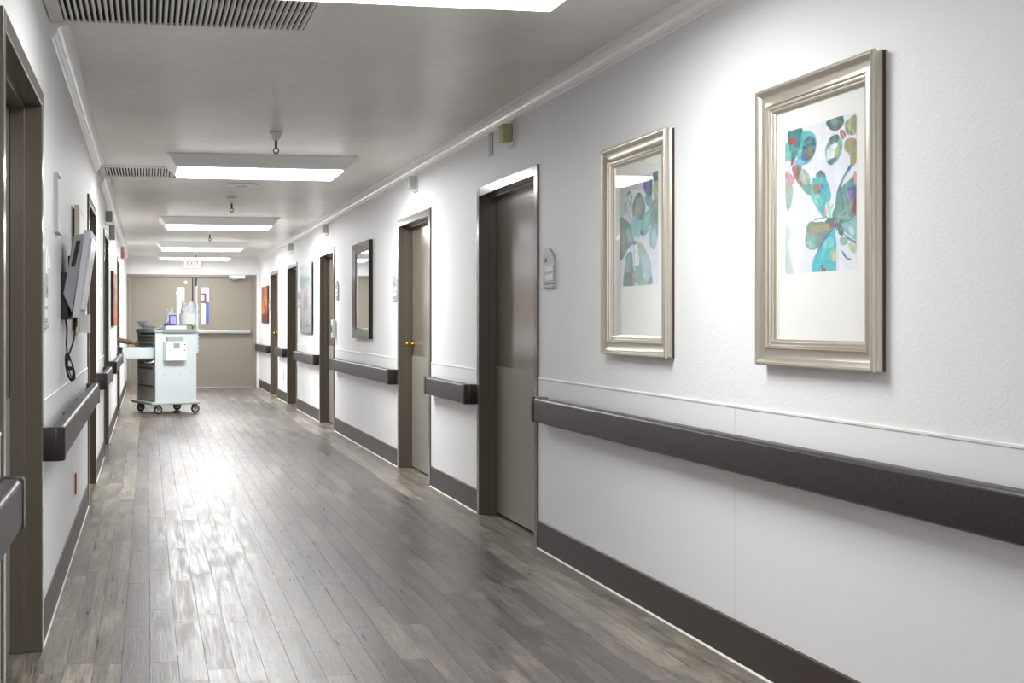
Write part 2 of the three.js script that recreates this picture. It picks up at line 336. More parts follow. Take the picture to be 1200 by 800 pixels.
function ceilingLamp(dl0, power, label, group) {
  const cx = 0.85, dl1 = dl0 + 0.66, y0 = CEIL - 0.088;
  const t = thing('ceiling_light', label, 'ceiling light', [cx, CEIL, dl0 + 0.33], group);
  part('housing', frustum(cx, dl0 - 0.14, dl1 + 0.14, 1.42, 1.27, dl0, dl1, y0, CEIL), M.lampBody, t);
  part('rim', bx(cx - 0.71, cx + 0.71, CEIL - 0.01, CEIL, dl0 - 0.145, dl0 - 0.135), M.lampBody, t); part('rim', bx(cx - 0.71, cx + 0.71, CEIL - 0.01, CEIL, dl1 + 0.135, dl1 + 0.145), M.lampBody, t);
  const lg = new RoundedBoxGeometry(1.25, 0.03, 0.64, 3, 0.014); lg.translate(cx, y0 - 0.002, -(dl0 + 0.33));
  part('diffuser', lg, power ? M.lens : M.lampOff, t, power ? 'glowing white diffuser' : 'unlit white diffuser');
  if (power) {
    const l = new THREE.RectAreaLight(LAMP_TINT, power, 1.22, 0.62); l.position.set(cx, y0 - 0.02, -(dl0 + 0.33)); l.rotation.x = -Math.PI / 2; l.name = 'lamp'; scene.add(l); l.castShadow = true;
  }
}
ceilingLamp(-1.6, LAMP_POWER * 2.3, 'lit ceiling light before the near grille, first of the row', 'lit ceiling lights');
ceilingLamp(4.1, LAMP_POWER * 0.6, 'lit ceiling light next to the wide ceiling grille with dark slots', 'lit ceiling lights');
ceilingLamp(10.08, LAMP_POWER * 1.35, 'lit ceiling light with grey sloped sides beside the second grille', 'lit ceiling lights');
ceilingLamp(16.02, LAMP_POWER * 1.9, 'lit ceiling light halfway down the hall past the smoke detector', 'lit ceiling lights');
ceilingLamp(20.97, LAMP_POWER * 1.8, 'lit ceiling light past the halfway lamp, before the exit', 'lit ceiling lights');
ceilingLamp(24.15, LAMP_POWER * 0.6, 'lit ceiling light right in front of the exit sign', 'lit ceiling lights');
{
  const t = thing('ceiling_light', 'small lit ceiling light beyond the double door', 'ceiling light', [0.85, CEIL, DEND + 1.6]);
  part('housing', frustum(0.85, DEND + 1.2, DEND + 2, 1.2, 1.05, DEND + 1.28, DEND + 1.92, CEIL - 0.08, CEIL), M.lampBody, t);
  part('diffuser', bx(0.35, 1.35, CEIL - 0.1, CEIL - 0.078, DEND + 1.3, DEND + 1.9, 0.008), M.lens, t);
  const l = new THREE.RectAreaLight(LAMP_TINT, LAMP_POWER * 1.3, 1, 0.6); l.position.set(0.85, CEIL - 0.11, -(DEND + 1.6)); l.rotation.x = -Math.PI / 2; l.name = 'lamp'; l.castShadow = true; scene.add(l);
}

// ------------------------------------------------------------------ ceiling grilles
function grille(d0, d1, label) {
  const x0 = XL + 0.005, x1 = 0.7, y = CEIL, b = 0.035;
  const t = thing('ceiling_grille', label, 'air grille', [(x0 + x1) / 2, y, (d0 + d1) / 2]);
  part('frame', [bx(x0, x1, y - 0.014, y, d0, d0 + b, 0.004), bx(x0, x1, y - 0.014, y, d1 - b, d1, 0.004), bx(x0, x0 + b + 0.02, y - 0.014, y, d0 + b, d1 - b, 0.004), bx(x1 - b - 0.015, x1, y - 0.014, y, d0 + b, d1 - b, 0.004)], M.grille, t);
  part('backing', bx(x0 + b, x1 - b, y - 0.003, y - 0.0005, d0 + b, d1 - b), M.dark, t, 'dark opening behind the slats');
  const n = 42, lo = x0 + b + 0.02, hi = x1 - b - 0.015, g = new THREE.BoxGeometry(0.0085, 0.014, d1 - d0 - 2 * b);
  g.rotateZ(0.5);
  for (let i = 0; i < n; i++) { const m = new THREE.Mesh(g, M.grille); m.name = 'slat'; m.castShadow = m.receiveShadow = true; m.position.set(lo + (i + 0.5) * (hi - lo) / n - t.position.x, -0.0095, 0); t.add(m); }
}
grille(4.95, 5.67, 'wide ceiling air grille beside the first lit lamp');
grille(10.85, 11.58, 'ceiling air grille partly behind the grey-sided lamp');

// ------------------------------------------------------------------ sprinklers, smoke detector
function sprinkler(D, label) {
  const t = thing('sprinkler', label, 'sprinkler', [0.83, CEIL, D], 'ceiling sprinklers'), x = 0.83, y = CEIL;
  part('escutcheon', lathe([[0, 0], [0.045, 0], [0.043, -0.012], [0.026, -0.045], [0.02, -0.06], [0, -0.06]].reverse(), x, y, D), M.white, t);
  part('stem', lathe([[0, -0.11], [0.009, -0.11], [0.009, -0.06], [0.011, -0.058], [0, -0.058]], x, y, D, 12), M.black, t);
  const loop = new THREE.TorusGeometry(0.017, 0.004, 8, 20); loop.translate(x, y - 0.125, -D); part('frame_arms', loop, M.black, t);
  part('deflector', lathe([[0, -0.15], [0.02, -0.15], [0.02, -0.146], [0, -0.143]], x, y, D, 16), M.steel, t);
}
sprinkler(8.74, 'sprinkler head hanging before the grey-sided lamp'); sprinkler(13.42, 'sprinkler head just past the round smoke detector'); sprinkler(18.2, 'sprinkler head between the two far glowing lamps'); sprinkler(23.7, 'sprinkler head hanging before the lamp by the exit sign');
{
  const t = thing('smoke_detector', 'flat round white detector on the ceiling', 'smoke detector', [0.84, CEIL, 12.16]);
  part('base', lathe([[0, -0.018], [0.1, -0.016], [0.15, -0.008], [0.155, 0], [0, 0]], 0.84, CEIL, 12.16, 40), M.white, t);
  part('sensor', lathe([[0, -0.034], [0.035, -0.032], [0.045, -0.018], [0, -0.017]], 0.84, CEIL, 12.16, 24), M.white, t);
}

// ------------------------------------------------------------------ handrails
const RY = 0.705;
const RAILPROF = [[0.04, 0.13]];                            // a channel open towards the wall, outer corners rounded
for (let i = 0; i <= 6; i++) { const a = i / 6 * Math.PI / 2; RAILPROF.push([0.069 + 0.016 * Math.sin(a), 0.114 + 0.016 * Math.cos(a)]); }
for (let i = 0; i <= 6; i++) { const a = i / 6 * Math.PI / 2; RAILPROF.push([0.069 + 0.016 * Math.cos(a), 0.016 - 0.016 * Math.sin(a)]); }
RAILPROF.push([0.04, 0], [0.04, 0.006], [0.069, 0.006], [0.079, 0.016], [0.079, 0.114], [0.069, 0.124], [0.04, 0.124]);
function handrail(s, a, b, label) {
  const t = thing('handrail', label, 'handrail', [off(s, 0), RY, (a + b) / 2], 'wall handrails');
  const L = 0.075;
  part('rail', toCreasedNormals(sweep(s, RAILPROF, RY, a + L, b - L), 0.2), M.rail, t);
  const cap = (d, dir) => {                                   // return block seen from above, rounded at the outer corner
    const sh = new THREE.Shape(), R = 0.035, W = 0.084;
    sh.moveTo(0, 0.004); sh.lineTo(L, 0.004); sh.lineTo(L, 0.03); sh.lineTo(L, W); sh.lineTo(R, W); sh.absarc(R, W - R, R, Math.PI / 2, Math.PI, false); sh.lineTo(0, 0.004);
    const g = new THREE.ExtrudeGeometry(sh, { depth: 0.118, bevelEnabled: true, bevelSize: 0.004, bevelThickness: 0.006, bevelSegments: 2, curveSegments: 8 });
    g.rotateX(-Math.PI / 2);                                  // shape x -> x, shape y -> -z, depth -> y
    const p = g.attributes.position;
    for (let i = 0; i < p.count; i++) { const al = p.getX(i), o = -p.getZ(i), y = p.getY(i); p.setXYZ(i, off(s, o), RY + 0.006 + y, -(d + dir * al)); }
    g.computeVertexNormals(); return toCreasedNormals(g, 0.6);
  };
  part('end_cap', cap(a, 1), M.railCap, t, 'dark rounded return cap'); part('end_cap', cap(b, -1), M.railCap, t, 'dark rounded return cap');
  const n = Math.max(2, Math.round((b - a) / 0.9));
  for (let i = 0; i < n; i++) { const d = a + 0.15 + (b - a - 0.3) * i / (n - 1); part('bracket', wb(s, 0.003, 0.078, RY + 0.03, RY + 0.1, d - 0.025, d + 0.025), M.railCap, t); }
}
handrail(1, -3, 6.93, 'long dark handrail under the two flower pictures');
handrail(1, 8.41, 9.74, 'short dark handrail between the glossy dark door and the brass-knob door');
handrail(1, 11.2, 14.95, 'dark handrail under the black-framed mirror');
handrail(1, 16.45, 18.8, 'dark handrail under the misty figure print');
handrail(1, 20.36, 21.68, 'short dark handrail above the low white outlet plate');
handrail(1, 23.18, DEND - 0.02, 'dark handrail under the small orange painting');
handrail(-1, -3, 3.6, 'dark handrail ending beside the brown door frame without a sign');
handrail(-1, 5.235, 9.05, 'dark handrail below the wall monitor');
handrail(-1, 10.75, 12.4, 'short dark handrail between two doors, opposite the mirror');
handrail(-1, 14.05, 17.8, 'dark handrail ending at the doorway beside the cart');

// ------------------------------------------------------------------ framed flower pictures
function mitred(s, dc, yc, w, h, prof) {                       // prof: [inset from the outer edge, height off the wall]
  const P = [];
  const ring = ([i, o]) => { const a = w / 2 - i, b = h / 2 - i; return [[-a, -b], [a, -b], [a, b], [-a, b]].map(([d, y]) => [off(s, o), yc + y, -(dc + d)]); };
  for (let k = 0; k + 1 < prof.length; k++) {
    const A = ring(prof[k]), B = ring(prof[k + 1]);
    for (let i = 0; i < 4; i++) { const j = (i + 1) % 4; const [a, b, c, d] = s > 0 ? [A[j], A[i], B[i], B[j]] : [A[i], A[j], B[j], B[i]]; P.push(...a, ...b, ...c, ...a, ...c, ...d); }
  }
  const g = new THREE.BufferGeometry(); g.setAttribute('position', new THREE.BufferAttribute(new Float32Array(P), 3)); g.computeVertexNormals();
  g.setAttribute('uv', new THREE.BufferAttribute(new Float32Array(P.length / 3 * 2), 2)); return g;
}
// a flat sheet on a wall with the picture upright as seen from the corridor
function sheet(s, o, d0, d1, y0, y1) {
  const g = new THREE.PlaneGeometry(d1 - d0, y1 - y0); g.rotateY(s > 0 ? -Math.PI / 2 : Math.PI / 2); g.translate(off(s, o), (y0 + y1) / 2, -(d0 + d1) / 2); return g;
}
const MOULD = [[0.001, 0.011], [0, 0.012], [0.004, 0.016], [0.007, 0.02], [0.007, 0.026], [0.002, 0.03], [0, 0.036], [0.001, 0.042], [0.006, 0.046], [0.012, 0.045], [0.015, 0.041], [0.02, 0.036], [0.028, 0.031], [0.038, 0.028], [0.048, 0.028], [0.055, 0.03], [0.06, 0.033], [0.0615, 0.027], [0.067, 0.028], [0.072, 0.026], [0.0735, 0.021], [0.079, 0.022], [0.083, 0.02], [0.084, 0.014], [0.09, 0.011], [0.09, 0.006]];
function flowerPicture(dc, w, tex, label) {
  const yc = 1.56, h = 0.94, t = thing('framed_picture', label, 'picture', [XR, yc, dc]);
  part('moulding', toCreasedNormals(mitred(1, dc, yc, w, h, MOULD), 0.5), M.silver, t, 'champagne silver moulding');
  part('back_edge', mitred(1, dc, yc, w - 0.004, h - 0.004, [[0, 0.0005], [0, 0.0115], [0.003, 0.0115]]), std('#4a3a30', 0.5), t, 'dark brown rear edge');
  part('mat_board', wb(1, 0.004, 0.007, yc - h / 2 + 0.085, yc + h / 2 - 0.085, dc - w / 2 + 0.085, dc + w / 2 - 0.085), M.matBoard, t, 'white mat board');
  part('print', sheet(1, 0.0078, dc - 0.228, dc + 0.228, 1.397, 1.872), std('#ffffff', 0.7, { map: tex }), t, 'abstract flower print in teal and green', true);
  part('glass', wb(1, 0.0095, 0.0115, yc - h / 2 + 0.086, yc + h / 2 - 0.086, dc - w / 2 + 0.086, dc + w / 2 - 0.086), M.glass, t);
  part('backing', wb(1, 0.0005, 0.004, yc - h / 2 + 0.02, yc + h / 2 - 0.02, dc - w / 2 + 0.02, dc + w / 2 - 0.02), M.dark, t);
}
// painterly helpers: coordinates in hundredths of the print
function petal(c, pts, fill) {                                   // closed smooth shape through its points, with brush marks inside
  const n = pts.length, k = 0.16, P = i => pts[(i + n) % n];
  c.beginPath(); c.moveTo(pts[0][0], pts[0][1]);
  for (let i = 0; i < n; i++) { const a = P(i - 1), b = P(i), d = P(i + 1), e = P(i + 2); c.bezierCurveTo(b[0] + (d[0] - a[0]) * k, b[1] + (d[1] - a[1]) * k, d[0] - (e[0] - b[0]) * k, d[1] - (e[1] - b[1]) * k, d[0], d[1]); }
  c.closePath(); c.fillStyle = fill; c.fill();
  if (n < 5) return;
  const cx = pts.reduce((a, p) => a + p[0], 0) / n, cy = pts.reduce((a, p) => a + p[1], 0) / n, r = Math.max(...pts.map(p => Math.hypot(p[0] - cx, p[1] - cy)));
  c.save(); c.clip();
  for (let i = 0; i < 8; i++) { c.globalAlpha = 0.2; c.strokeStyle = ['#ffffff', '#2f6f78', '#bfe3e2', '#4f8f86', '#d8d2a6'][Math.floor(rnd() * 5)]; c.lineWidth = rr(0.6, 2.4); c.beginPath(); const a = rr(0, 6.3), b = a + rr(1.5, 3); c.moveTo(cx + r * Math.cos(a), cy + r * Math.sin(a)); c.quadraticCurveTo(cx + rr(-3, 3), cy + rr(-3, 3), cx + r * Math.cos(b), cy + r * Math.sin(b)); c.stroke(); }
  c.restore();
}
function strokesOver(c, n, colors, a, lim) { for (let i = 0; i < n; i++) { const x = rr(lim[0], lim[1]), y = rr(lim[2], lim[3]), w = rr(2, 9), h = rr(4, 16); c.globalAlpha = a * rr(0.5, 1); petal(c, [[x, y], [x + w, y + rr(-2, 2)], [x + w + rr(-2, 2), y + h], [x + rr(-2, 2), y + h]], colors[Math.floor(rnd() * colors.length)]); } c.globalAlpha = 1; }
// each petal: colour, then points across and down the print in hundredths
const petalsA = [
  ['#cfe6e6', -0.1, -0.5, 7.4, -0.5, 8.1, 15.1, 2.2, 25, -0.1, 24.8],
  ['#2f7c7c', 5.9, -0.3, 25.3, 0.6, 26.1, 8.5, 19.3, 17.4, 9.6, 22.9, 5.1, 11.7],
  ['#b8463c', 6.9, 4.7, 17.1, 7.7, 16.4, 10.2, 6.9, 8.2],
  ['#6fb9bd', -0.1, 8.3, 5.9, 9.5, 8.1, 15.1, 9.6, 21, 0.7, 20.6],
  ['#5db7b9', 25.3, 3.6, 36.5, 3.7, 44.8, 8.1, 46.7, 14.9, 42.5, 21.7, 32.1, 26, 21.6, 23.6, 18.6, 18, 23.8, 10.5],
  ['#2d6d77', 29.8, 9.1, 38, 7.4, 44.8, 11, 44.8, 17.6, 38, 22.6, 29.1, 23, 25.3, 18.1],
  ['#9a7a4a', 35.8, 16.5, 41.8, 17.6, 39.5, 20.6, 32.4, 21.9],
  ['#4468a8', 25.3, 18.1, 29.8, 17.2, 29.1, 22.3, 24.9, 21.8],
  ['#7fc0dc', 12.6, 21.8, 21.6, 21.4, 30.6, 25.4, 23.1, 26.4, 14.1, 25.3],
  ['#f1f3f6', 0.7, 21, 8.9, 21.3, 9.6, 25.9, 15.6, 32.6, 1.4, 28],
  ['#9c4a44', 9.6, 19.9, 13.4, 20, 11.9, 23.9, 9.3, 24.4],
  ['#b4584e', 10.4, 26, 18.6, 25.9, 19.3, 32.3, 15.6, 34.2],
  ['#8a6f5c', 17.9, 25.8, 25.3, 27, 25.3, 33.7, 32.1, 40.3, 42.5, 41.4, 36.5, 45.9, 25.3, 41.1, 16.4, 34.2],
  ['#93ab9c', 23.8, 30.6, 29.1, 28.9, 35.8, 33.4, 37.7, 38.7, 32.1, 40.7, 23.1, 35],
  ['#e38ea4', 0.7, 27.9, 8.1, 29.9, 14.9, 34.4, 9.6, 38.4, 0.7, 35.5],
  ['#6f9f98', 25.3, 39.3, 42.5, 41, 44.8, 47.4, 32.1, 46.2],
  ['#a7b59f', 0.7, 35.5, 10.8, 38.2, 11.1, 44.2, 0.7, 43.2],
  ['#a7b59f', 1, 41.4, 11.1, 42.4, 8.1, 51.2, 3.6, 55.7, 1, 49.8],
  ['#7fc8cc', 8.9, 42.2, 12.3, 42.5, 9.6, 51.3, 4.4, 56.2, 7.4, 51.1],
  ['#4d6d66', 60.2, 1.2, 72.4, 0.1, 83.6, 0.6, 83.6, 5.4, 76.2, 8.7, 66.4, 7.1],
  ['#8aa0a4', 66.4, 0.7, 74.7, 1.1, 75.4, 4.4, 67.9, 4.1],
  ['#9c9f72', 86.6, 4.4, 99.3, 2.3, 99.6, 13.7, 88.9, 13.1, 85.1, 7.7],
  ['#d8eeee', 83.6, 0.6, 91.9, 0.3, 97.8, 0.7, 86.6, 4.4],
  ['#b05a60', 79.2, 9.1, 84.4, 10.1, 86.6, 13.5, 82.9, 15.5, 79.2, 12.6],
  ['#a99a6c', 86.6, 16.3, 99.6, 17.8, 99.9, 31.6, 93.4, 34, 91.1, 26.5, 84.7, 22.3],
  ['#7fb9b0', 70.9, 11.2, 81.4, 15.6, 81.4, 22.6, 74.7, 28.9, 66.4, 30.5, 61.2, 27.5, 59, 19.3, 63.5, 14.9],
  ['#46696c', 66.4, 12, 76.2, 11.5, 76.9, 15.8, 65, 17.2, 59.7, 18.7],
  ['#eef1f2', 63.5, 18.4, 75.1, 17, 74.7, 23.3, 69.4, 26.2, 62.3, 26.9, 61.2, 22.4],
  ['#c9c46a', 73.9, 19.7, 77.2, 19.4, 75.7, 24.8, 71.7, 25.1],
  ['#547f80', 62, 27.2, 72.4, 25.9, 73.9, 27.4, 66.4, 30.2],
  ['#4f7370', 47, 33.8, 53, 32.3, 59, 35.8, 59, 38.7, 47, 36],
  ['#46b7c2', 44, 36.4, 59, 38, 65, 49.2, 39.5, 46.9, 39.5, 38.9],
  ['#46b7c2', 39.5, 45.2, 65, 47.5, 65.3, 54.7, 63.5, 62.4, 59, 65.6, 50, 59.2, 41, 51.2],
  ['#a8854c', 42.5, 40.7, 50.7, 41.8, 48.5, 47.4, 43.3, 46.9],
  ['#4f5ca6', 50, 43.6, 53, 41.3, 56.7, 42.8, 55.2, 44.4, 53, 47.5, 49.3, 47.1],
  ['#63cdb9', 42.5, 49.8, 48.5, 47.8, 54.5, 52.3, 52.2, 56.5, 45.5, 54.5],
  ['#d8efe8', 59, 56.3, 63.5, 53.8, 70.2, 57.2, 67.2, 64.4, 60.5, 63.2],
  ['#e4a6a0', 57.5, 57.6, 59.9, 57.1, 59.9, 62.5, 57.5, 62.3],
  ['#3f6f9c', 91.1, 33.4, 93.4, 35.1, 84.4, 41.1, 76.9, 50.3, 73.9, 50, 81.4, 40.9],
  ['#5c938b', 97.8, 39.6, 100.2, 52.2, 78.4, 50.4, 82.9, 45.2],
  ['#5c938b', 76.9, 48.6, 100.2, 50.6, 100.2, 63.6, 90.4, 67.1, 79.9, 69.2, 68.7, 64.5, 72.4, 57.4],
  ['#eceef2', 93.4, 37.1, 99.9, 33.6, 100.2, 38.5, 85.1, 44.3],
  ['#dca2ae', 96.4, 38.5, 100.2, 38.5, 100.2, 46.4, 97.5, 45.1],
  ['#57529c', 85.9, 48.2, 100.2, 47.4, 100.2, 52.2, 85.9, 51],
  ['#57529c', 85.9, 49.4, 98.6, 50.4, 96.4, 56.4, 91.1, 57.4, 86.6, 53.6],
  ['#8c3c48', 96.4, 56.4, 100.2, 52.6, 100.2, 63.6, 94.9, 64.3],
  ['#4a9298', 78.4, 49.7, 88.9, 47.1, 85.9, 51, 76.9, 50.3],
  ['#4f7870', 60.5, 65, 79.9, 66.4, 82.1, 70, 72.4, 71.5, 60.5, 70.7],
  ['#74948a', 33.6, 67.5, 42.5, 65.5, 62, 68, 70.9, 72.1, 59, 77.1, 51.5, 83.1, 41, 84.9, 32.4, 82.5, 30.3, 77.6],
  ['#a59c74', 41.8, 68.8, 62, 68.7, 67.9, 72.3, 42.5, 73.9],
  ['#6ba79c', 32.4, 76.2, 47, 74.9, 45.5, 82.1, 38, 83.9, 32.4, 81.4],
  ['#f4f6f8', 43.3, 64.9, 59, 64.5, 59.7, 66.4, 44.8, 66.4],
  ['#4a5ea4', 42.5, 65.2, 48.5, 64.1, 59, 64.4, 48.5, 65],
  ['#34c0cc', 68.7, 73, 72.4, 74.3, 73.6, 100.2, 41.8, 99.8, 43.3, 90, 57.5, 80.6],
  ['#6cd3d6', 57.5, 81.3, 67.9, 77.6, 70.9, 83.4, 59, 87.1, 53, 92.6],
  ['#3f5fa0', 68.7, 73, 63.5, 76.6, 51.5, 84.6, 46.3, 90.9, 48.5, 85.2, 57.5, 77.7],
  ['#d6cf98', 67.9, 86.5, 72.4, 85.3, 73.2, 93.4, 67.9, 93.2, 65.3, 89.6],
  ['#b8323c', 53.7, 98.4, 59, 97.9, 59.7, 99.9, 54.8, 100],
  ['#2f6a80', 53.7, 95.5, 56, 95.6, 56.7, 98.5, 54.5, 98.4],
  ['#7fb9be', 81.4, 70, 97.8, 65.5, 100.2, 65, 100.2, 80.8, 91.9, 78.3, 82.9, 74.3],
  ['#c0dfe2', 90.4, 73.3, 94.9, 72.9, 97.8, 77.9, 91.9, 77.2],
  ['#3f5f98', 82.9, 76, 88.9, 78.8, 100.2, 82.5, 100.2, 84.2, 88.9, 80.5],
  ['#4a5ea4', 81.4, 68.9, 90.4, 67.9, 100.2, 64.3, 100.2, 65.3, 90.4, 68.8],
  ['#2f5a66', 72.4, 70.1, 78.4, 69.8, 83.6, 73.6, 82.1, 77.9, 75.4, 75.2],
  ['#9a5a72', 64.2, 68.5, 70.9, 68.2, 71.7, 71.5, 66.4, 71.8],
  ['#86bdae', 79.2, 78.9, 86.6, 79.4, 89.6, 83, 82.9, 84, 79.2, 82.5],
  ['#a8c38e', 91.1, 83.1, 100.2, 84.2, 100.2, 88.7, 96.4, 89.9, 91.1, 86.5],
  ['#3f6a98', 81.4, 87.1, 84.4, 89, 88.9, 92.3, 94.9, 93.3, 88.9, 93.5, 82.9, 90.3],
  ['#dce0e6', 74.7, 75.2, 76.9, 76.7, 76.9, 99.2, 73.9, 99.1],
  ['#c3d2cc', 1, 68.1, 8.1, 70.9, 5.1, 81.3, 12.6, 99.9, 1, 100],
];
const petalsB = [
  ['#b9cfd0', 0, 6.1, 20.7, 7.1, 10.2, 35, 0, 35.8],
  ['#c9c4d6', 18.6, 1.6, 63, 1.9, 65.1, 11.6, 33.4, 10.4, 8.1, 7.5],
  ['#2e7a6e', 65.1, 2, 75.7, 1.9, 85.2, 5.2, 85.2, 18.9, 79.9, 23.6, 66.2, 15.3, 63, 7],
  ['#4a58a4', 65.1, 7.2, 79.9, 6.9, 82, 12.9, 73.6, 18.1, 66.2, 13.8],
  ['#7aa8ac', 67.2, 20.5, 79.9, 20, 86.2, 25.5, 85.2, 32.7, 77.8, 30.7, 69.3, 25.8],
  ['#3c7f74', 88.4, 1.1, 100, 0.7, 100, 10.7, 88.4, 6.9],
  ['#2c4a48', 89.4, 5.6, 100, 5.7, 98.9, 9.9, 90.5, 10.3],
  ['#bcb98a', 88.4, 10.5, 100, 10, 100, 26.5, 92.6, 26, 88.4, 19.2],
  ['#8c9a90', 86.2, 25.5, 100, 26.5, 100, 36.5, 92.6, 46.1, 84.1, 51.4, 83.1, 38.3],
  ['#5a8f86', 92.6, 36, 100, 35.1, 100, 48, 93.6, 46.2],
  ['#8fc4cc', 88.4, 50.2, 100, 48, 100, 53.7, 86.2, 53],
  ['#74aeb4', 82, 48.8, 100, 49.8, 95.7, 64, 89.4, 69.1, 79.9, 64.7, 78.8, 57.4],
  ['#a8d0d4', 86.2, 52, 94.7, 51, 92.6, 62.4, 85.2, 63.5],
  ['#dcd8e0', 22.9, 13.3, 29.2, 14.6, 34.5, 21.7, 32.4, 36.5, 35.5, 44.1, 27.1, 42.1, 14.4, 33.8, 14.4, 21.7],
  ['#56767c', 22.9, 11, 28.1, 11.5, 34.5, 18, 31.3, 18.1, 27.1, 13.6, 18.6, 16.7],
  ['#7a9aa0', 14.4, 21.7, 18.6, 21.2, 16.5, 29.4, 13.3, 27.6],
  ['#5f8f8c', 44, 16.9, 53.5, 15, 61.9, 20.1, 68.3, 27.9, 66.2, 36.5, 56.7, 41, 37.6, 39.1, 35.1, 25.5],
  ['#98a184', 46.1, 20.4, 54.5, 21, 55.6, 34.3, 48.2, 39, 39.8, 32.5],
  ['#3f6a64', 44, 17.2, 52.4, 15.3, 57.7, 18.3, 50.3, 18.8],
  ['#86c9cc', 37.6, 35.3, 50.3, 39.9, 56.7, 42.5, 58.8, 51.4, 29.2, 49.7],
  ['#86c9cc', 29.2, 45.7, 56.7, 47.4, 54.5, 54.6, 39.8, 60.5, 29.2, 53.9],
  ['#63b7b0', 77.8, 32.5, 85.2, 33.4, 85.2, 41.3, 77.8, 49.6, 71.4, 52.1, 58.8, 50, 57.7, 42.6, 65.1, 36.4],
  ['#63b7b0', 56.7, 47.4, 75.7, 48.5, 71.4, 54.1, 60.9, 55.7, 56.7, 53.2],
  ['#8ad0c4', 67.2, 37.3, 79.9, 35.9, 77.8, 43.8, 65.1, 47.4],
  ['#5a4f68', 55.6, 49.9, 61.9, 50.6, 61.3, 54.6, 56.2, 53.6],
  ['#4f8f8a', 0, 35, 10.2, 35.4, 27.1, 42.1, 32.4, 49.9, 0, 48],
  ['#4f8f8a', 0, 43.9, 27.1, 45.6, 36.6, 56.6, 36.6, 61.1, 22.9, 64.9, 10.2, 73, 0, 72.1],
  ['#8f9c7c', 0, 48.5, 14.4, 47.1, 16.5, 58.5, 10.2, 66.5, 0, 66.8],
  ['#86bcc0', 18.6, 46.6, 27.1, 47.1, 34.5, 57.2, 22.9, 58.9],
  ['#8a90c0', 21.8, 58, 34.5, 58, 37.6, 61.1, 23.9, 61.5],
  ['#4d857f', 17.6, 71.4, 27.1, 68.1, 33.4, 69.9, 36.6, 81.2, 40.8, 99.9, 10.2, 99.5, 13.3, 82.5],
  ['#76a6a0', 18.6, 73.7, 29.2, 70.4, 32.4, 78.8, 22.9, 87.4, 16.5, 84.2],
  ['#3a6f68', 13.3, 88.6, 31.3, 87.7, 33.4, 99.3, 11.2, 99.1],
  ['#b87a86', 35.1, 87.8, 42.9, 87, 44, 95.5, 38.7, 99.9, 35.1, 97.5],
  ['#79bdb6', 44, 61.4, 56.7, 61.3, 67.2, 67, 79.9, 77.7, 84.1, 89.4, 84.1, 99.6, 48.2, 99.4, 40.8, 82.1, 37.6, 68.6],
  ['#a8b8a0', 50.3, 63.2, 59.8, 63.7, 65.1, 72, 54.5, 73, 49.3, 67.6],
  ['#a9c8d8', 58.8, 76.9, 71.4, 72.3, 77.8, 77.6, 75.7, 95, 65.1, 94.7, 60.9, 85.8],
  ['#64b7a8', 46.1, 82.3, 58.8, 82, 60.9, 91.6, 50.3, 97.2],
  ['#b8a464', 57.7, 94.5, 66.2, 93.3, 65.1, 99.1, 59.8, 99.3],
  ['#eef6fa', 39.8, 64.2, 48.2, 63.1, 52.4, 78.8, 48.2, 81.2, 41.4, 80.2],
  ['#d6ecf4', 38.7, 55.2, 49.3, 54.3, 47.2, 57.9, 39.8, 58.6],
  ['#5f7f9c', 34.5, 58.7, 42.9, 58.8, 44, 61.4, 36.6, 62.2],
  ['#5a8f90', 75.7, 95, 84.1, 92.3, 84.5, 99.6, 75.7, 99.7],
];
function flowerPrint(base, wash, list) {
  return canvasTex(640, 670, (c, W, H) => {
    c.scale(W / 100, H / 100); c.fillStyle = base; c.fillRect(0, 0, 100, 100);
    strokesOver(c, 120, wash, 0.5, [-5, 100, -5, 100]);
    for (const [col, ...v] of list) { const pts = []; for (let i = 0; i < v.length; i += 2) pts.push([v[i], v[i + 1]]); petal(c, pts, col); }
    strokesOver(c, 45, ['#ffffff', '#c4e6e8', '#e4e8f4'], 0.14, [0, 95, 0, 95]);
  });
}
const artA = flowerPrint('#e6e8f1', ['#f4f5fa', '#dde3ee', '#ebe8f2', '#d6e6ea', '#fbfafc'], petalsA);
const artB = flowerPrint('#dfe4f0', ['#eef1f8', '#d3dcea', '#e2e0ee', '#cfe2e8', '#f6f7fb'], petalsB);
flowerPicture(3.925, 0.76, artA, 'silver-framed flower print with a pink petal and turquoise blooms');
flowerPicture(5.51, 0.78, artB, 'silver-framed flower print in pale green, next to the dark door');

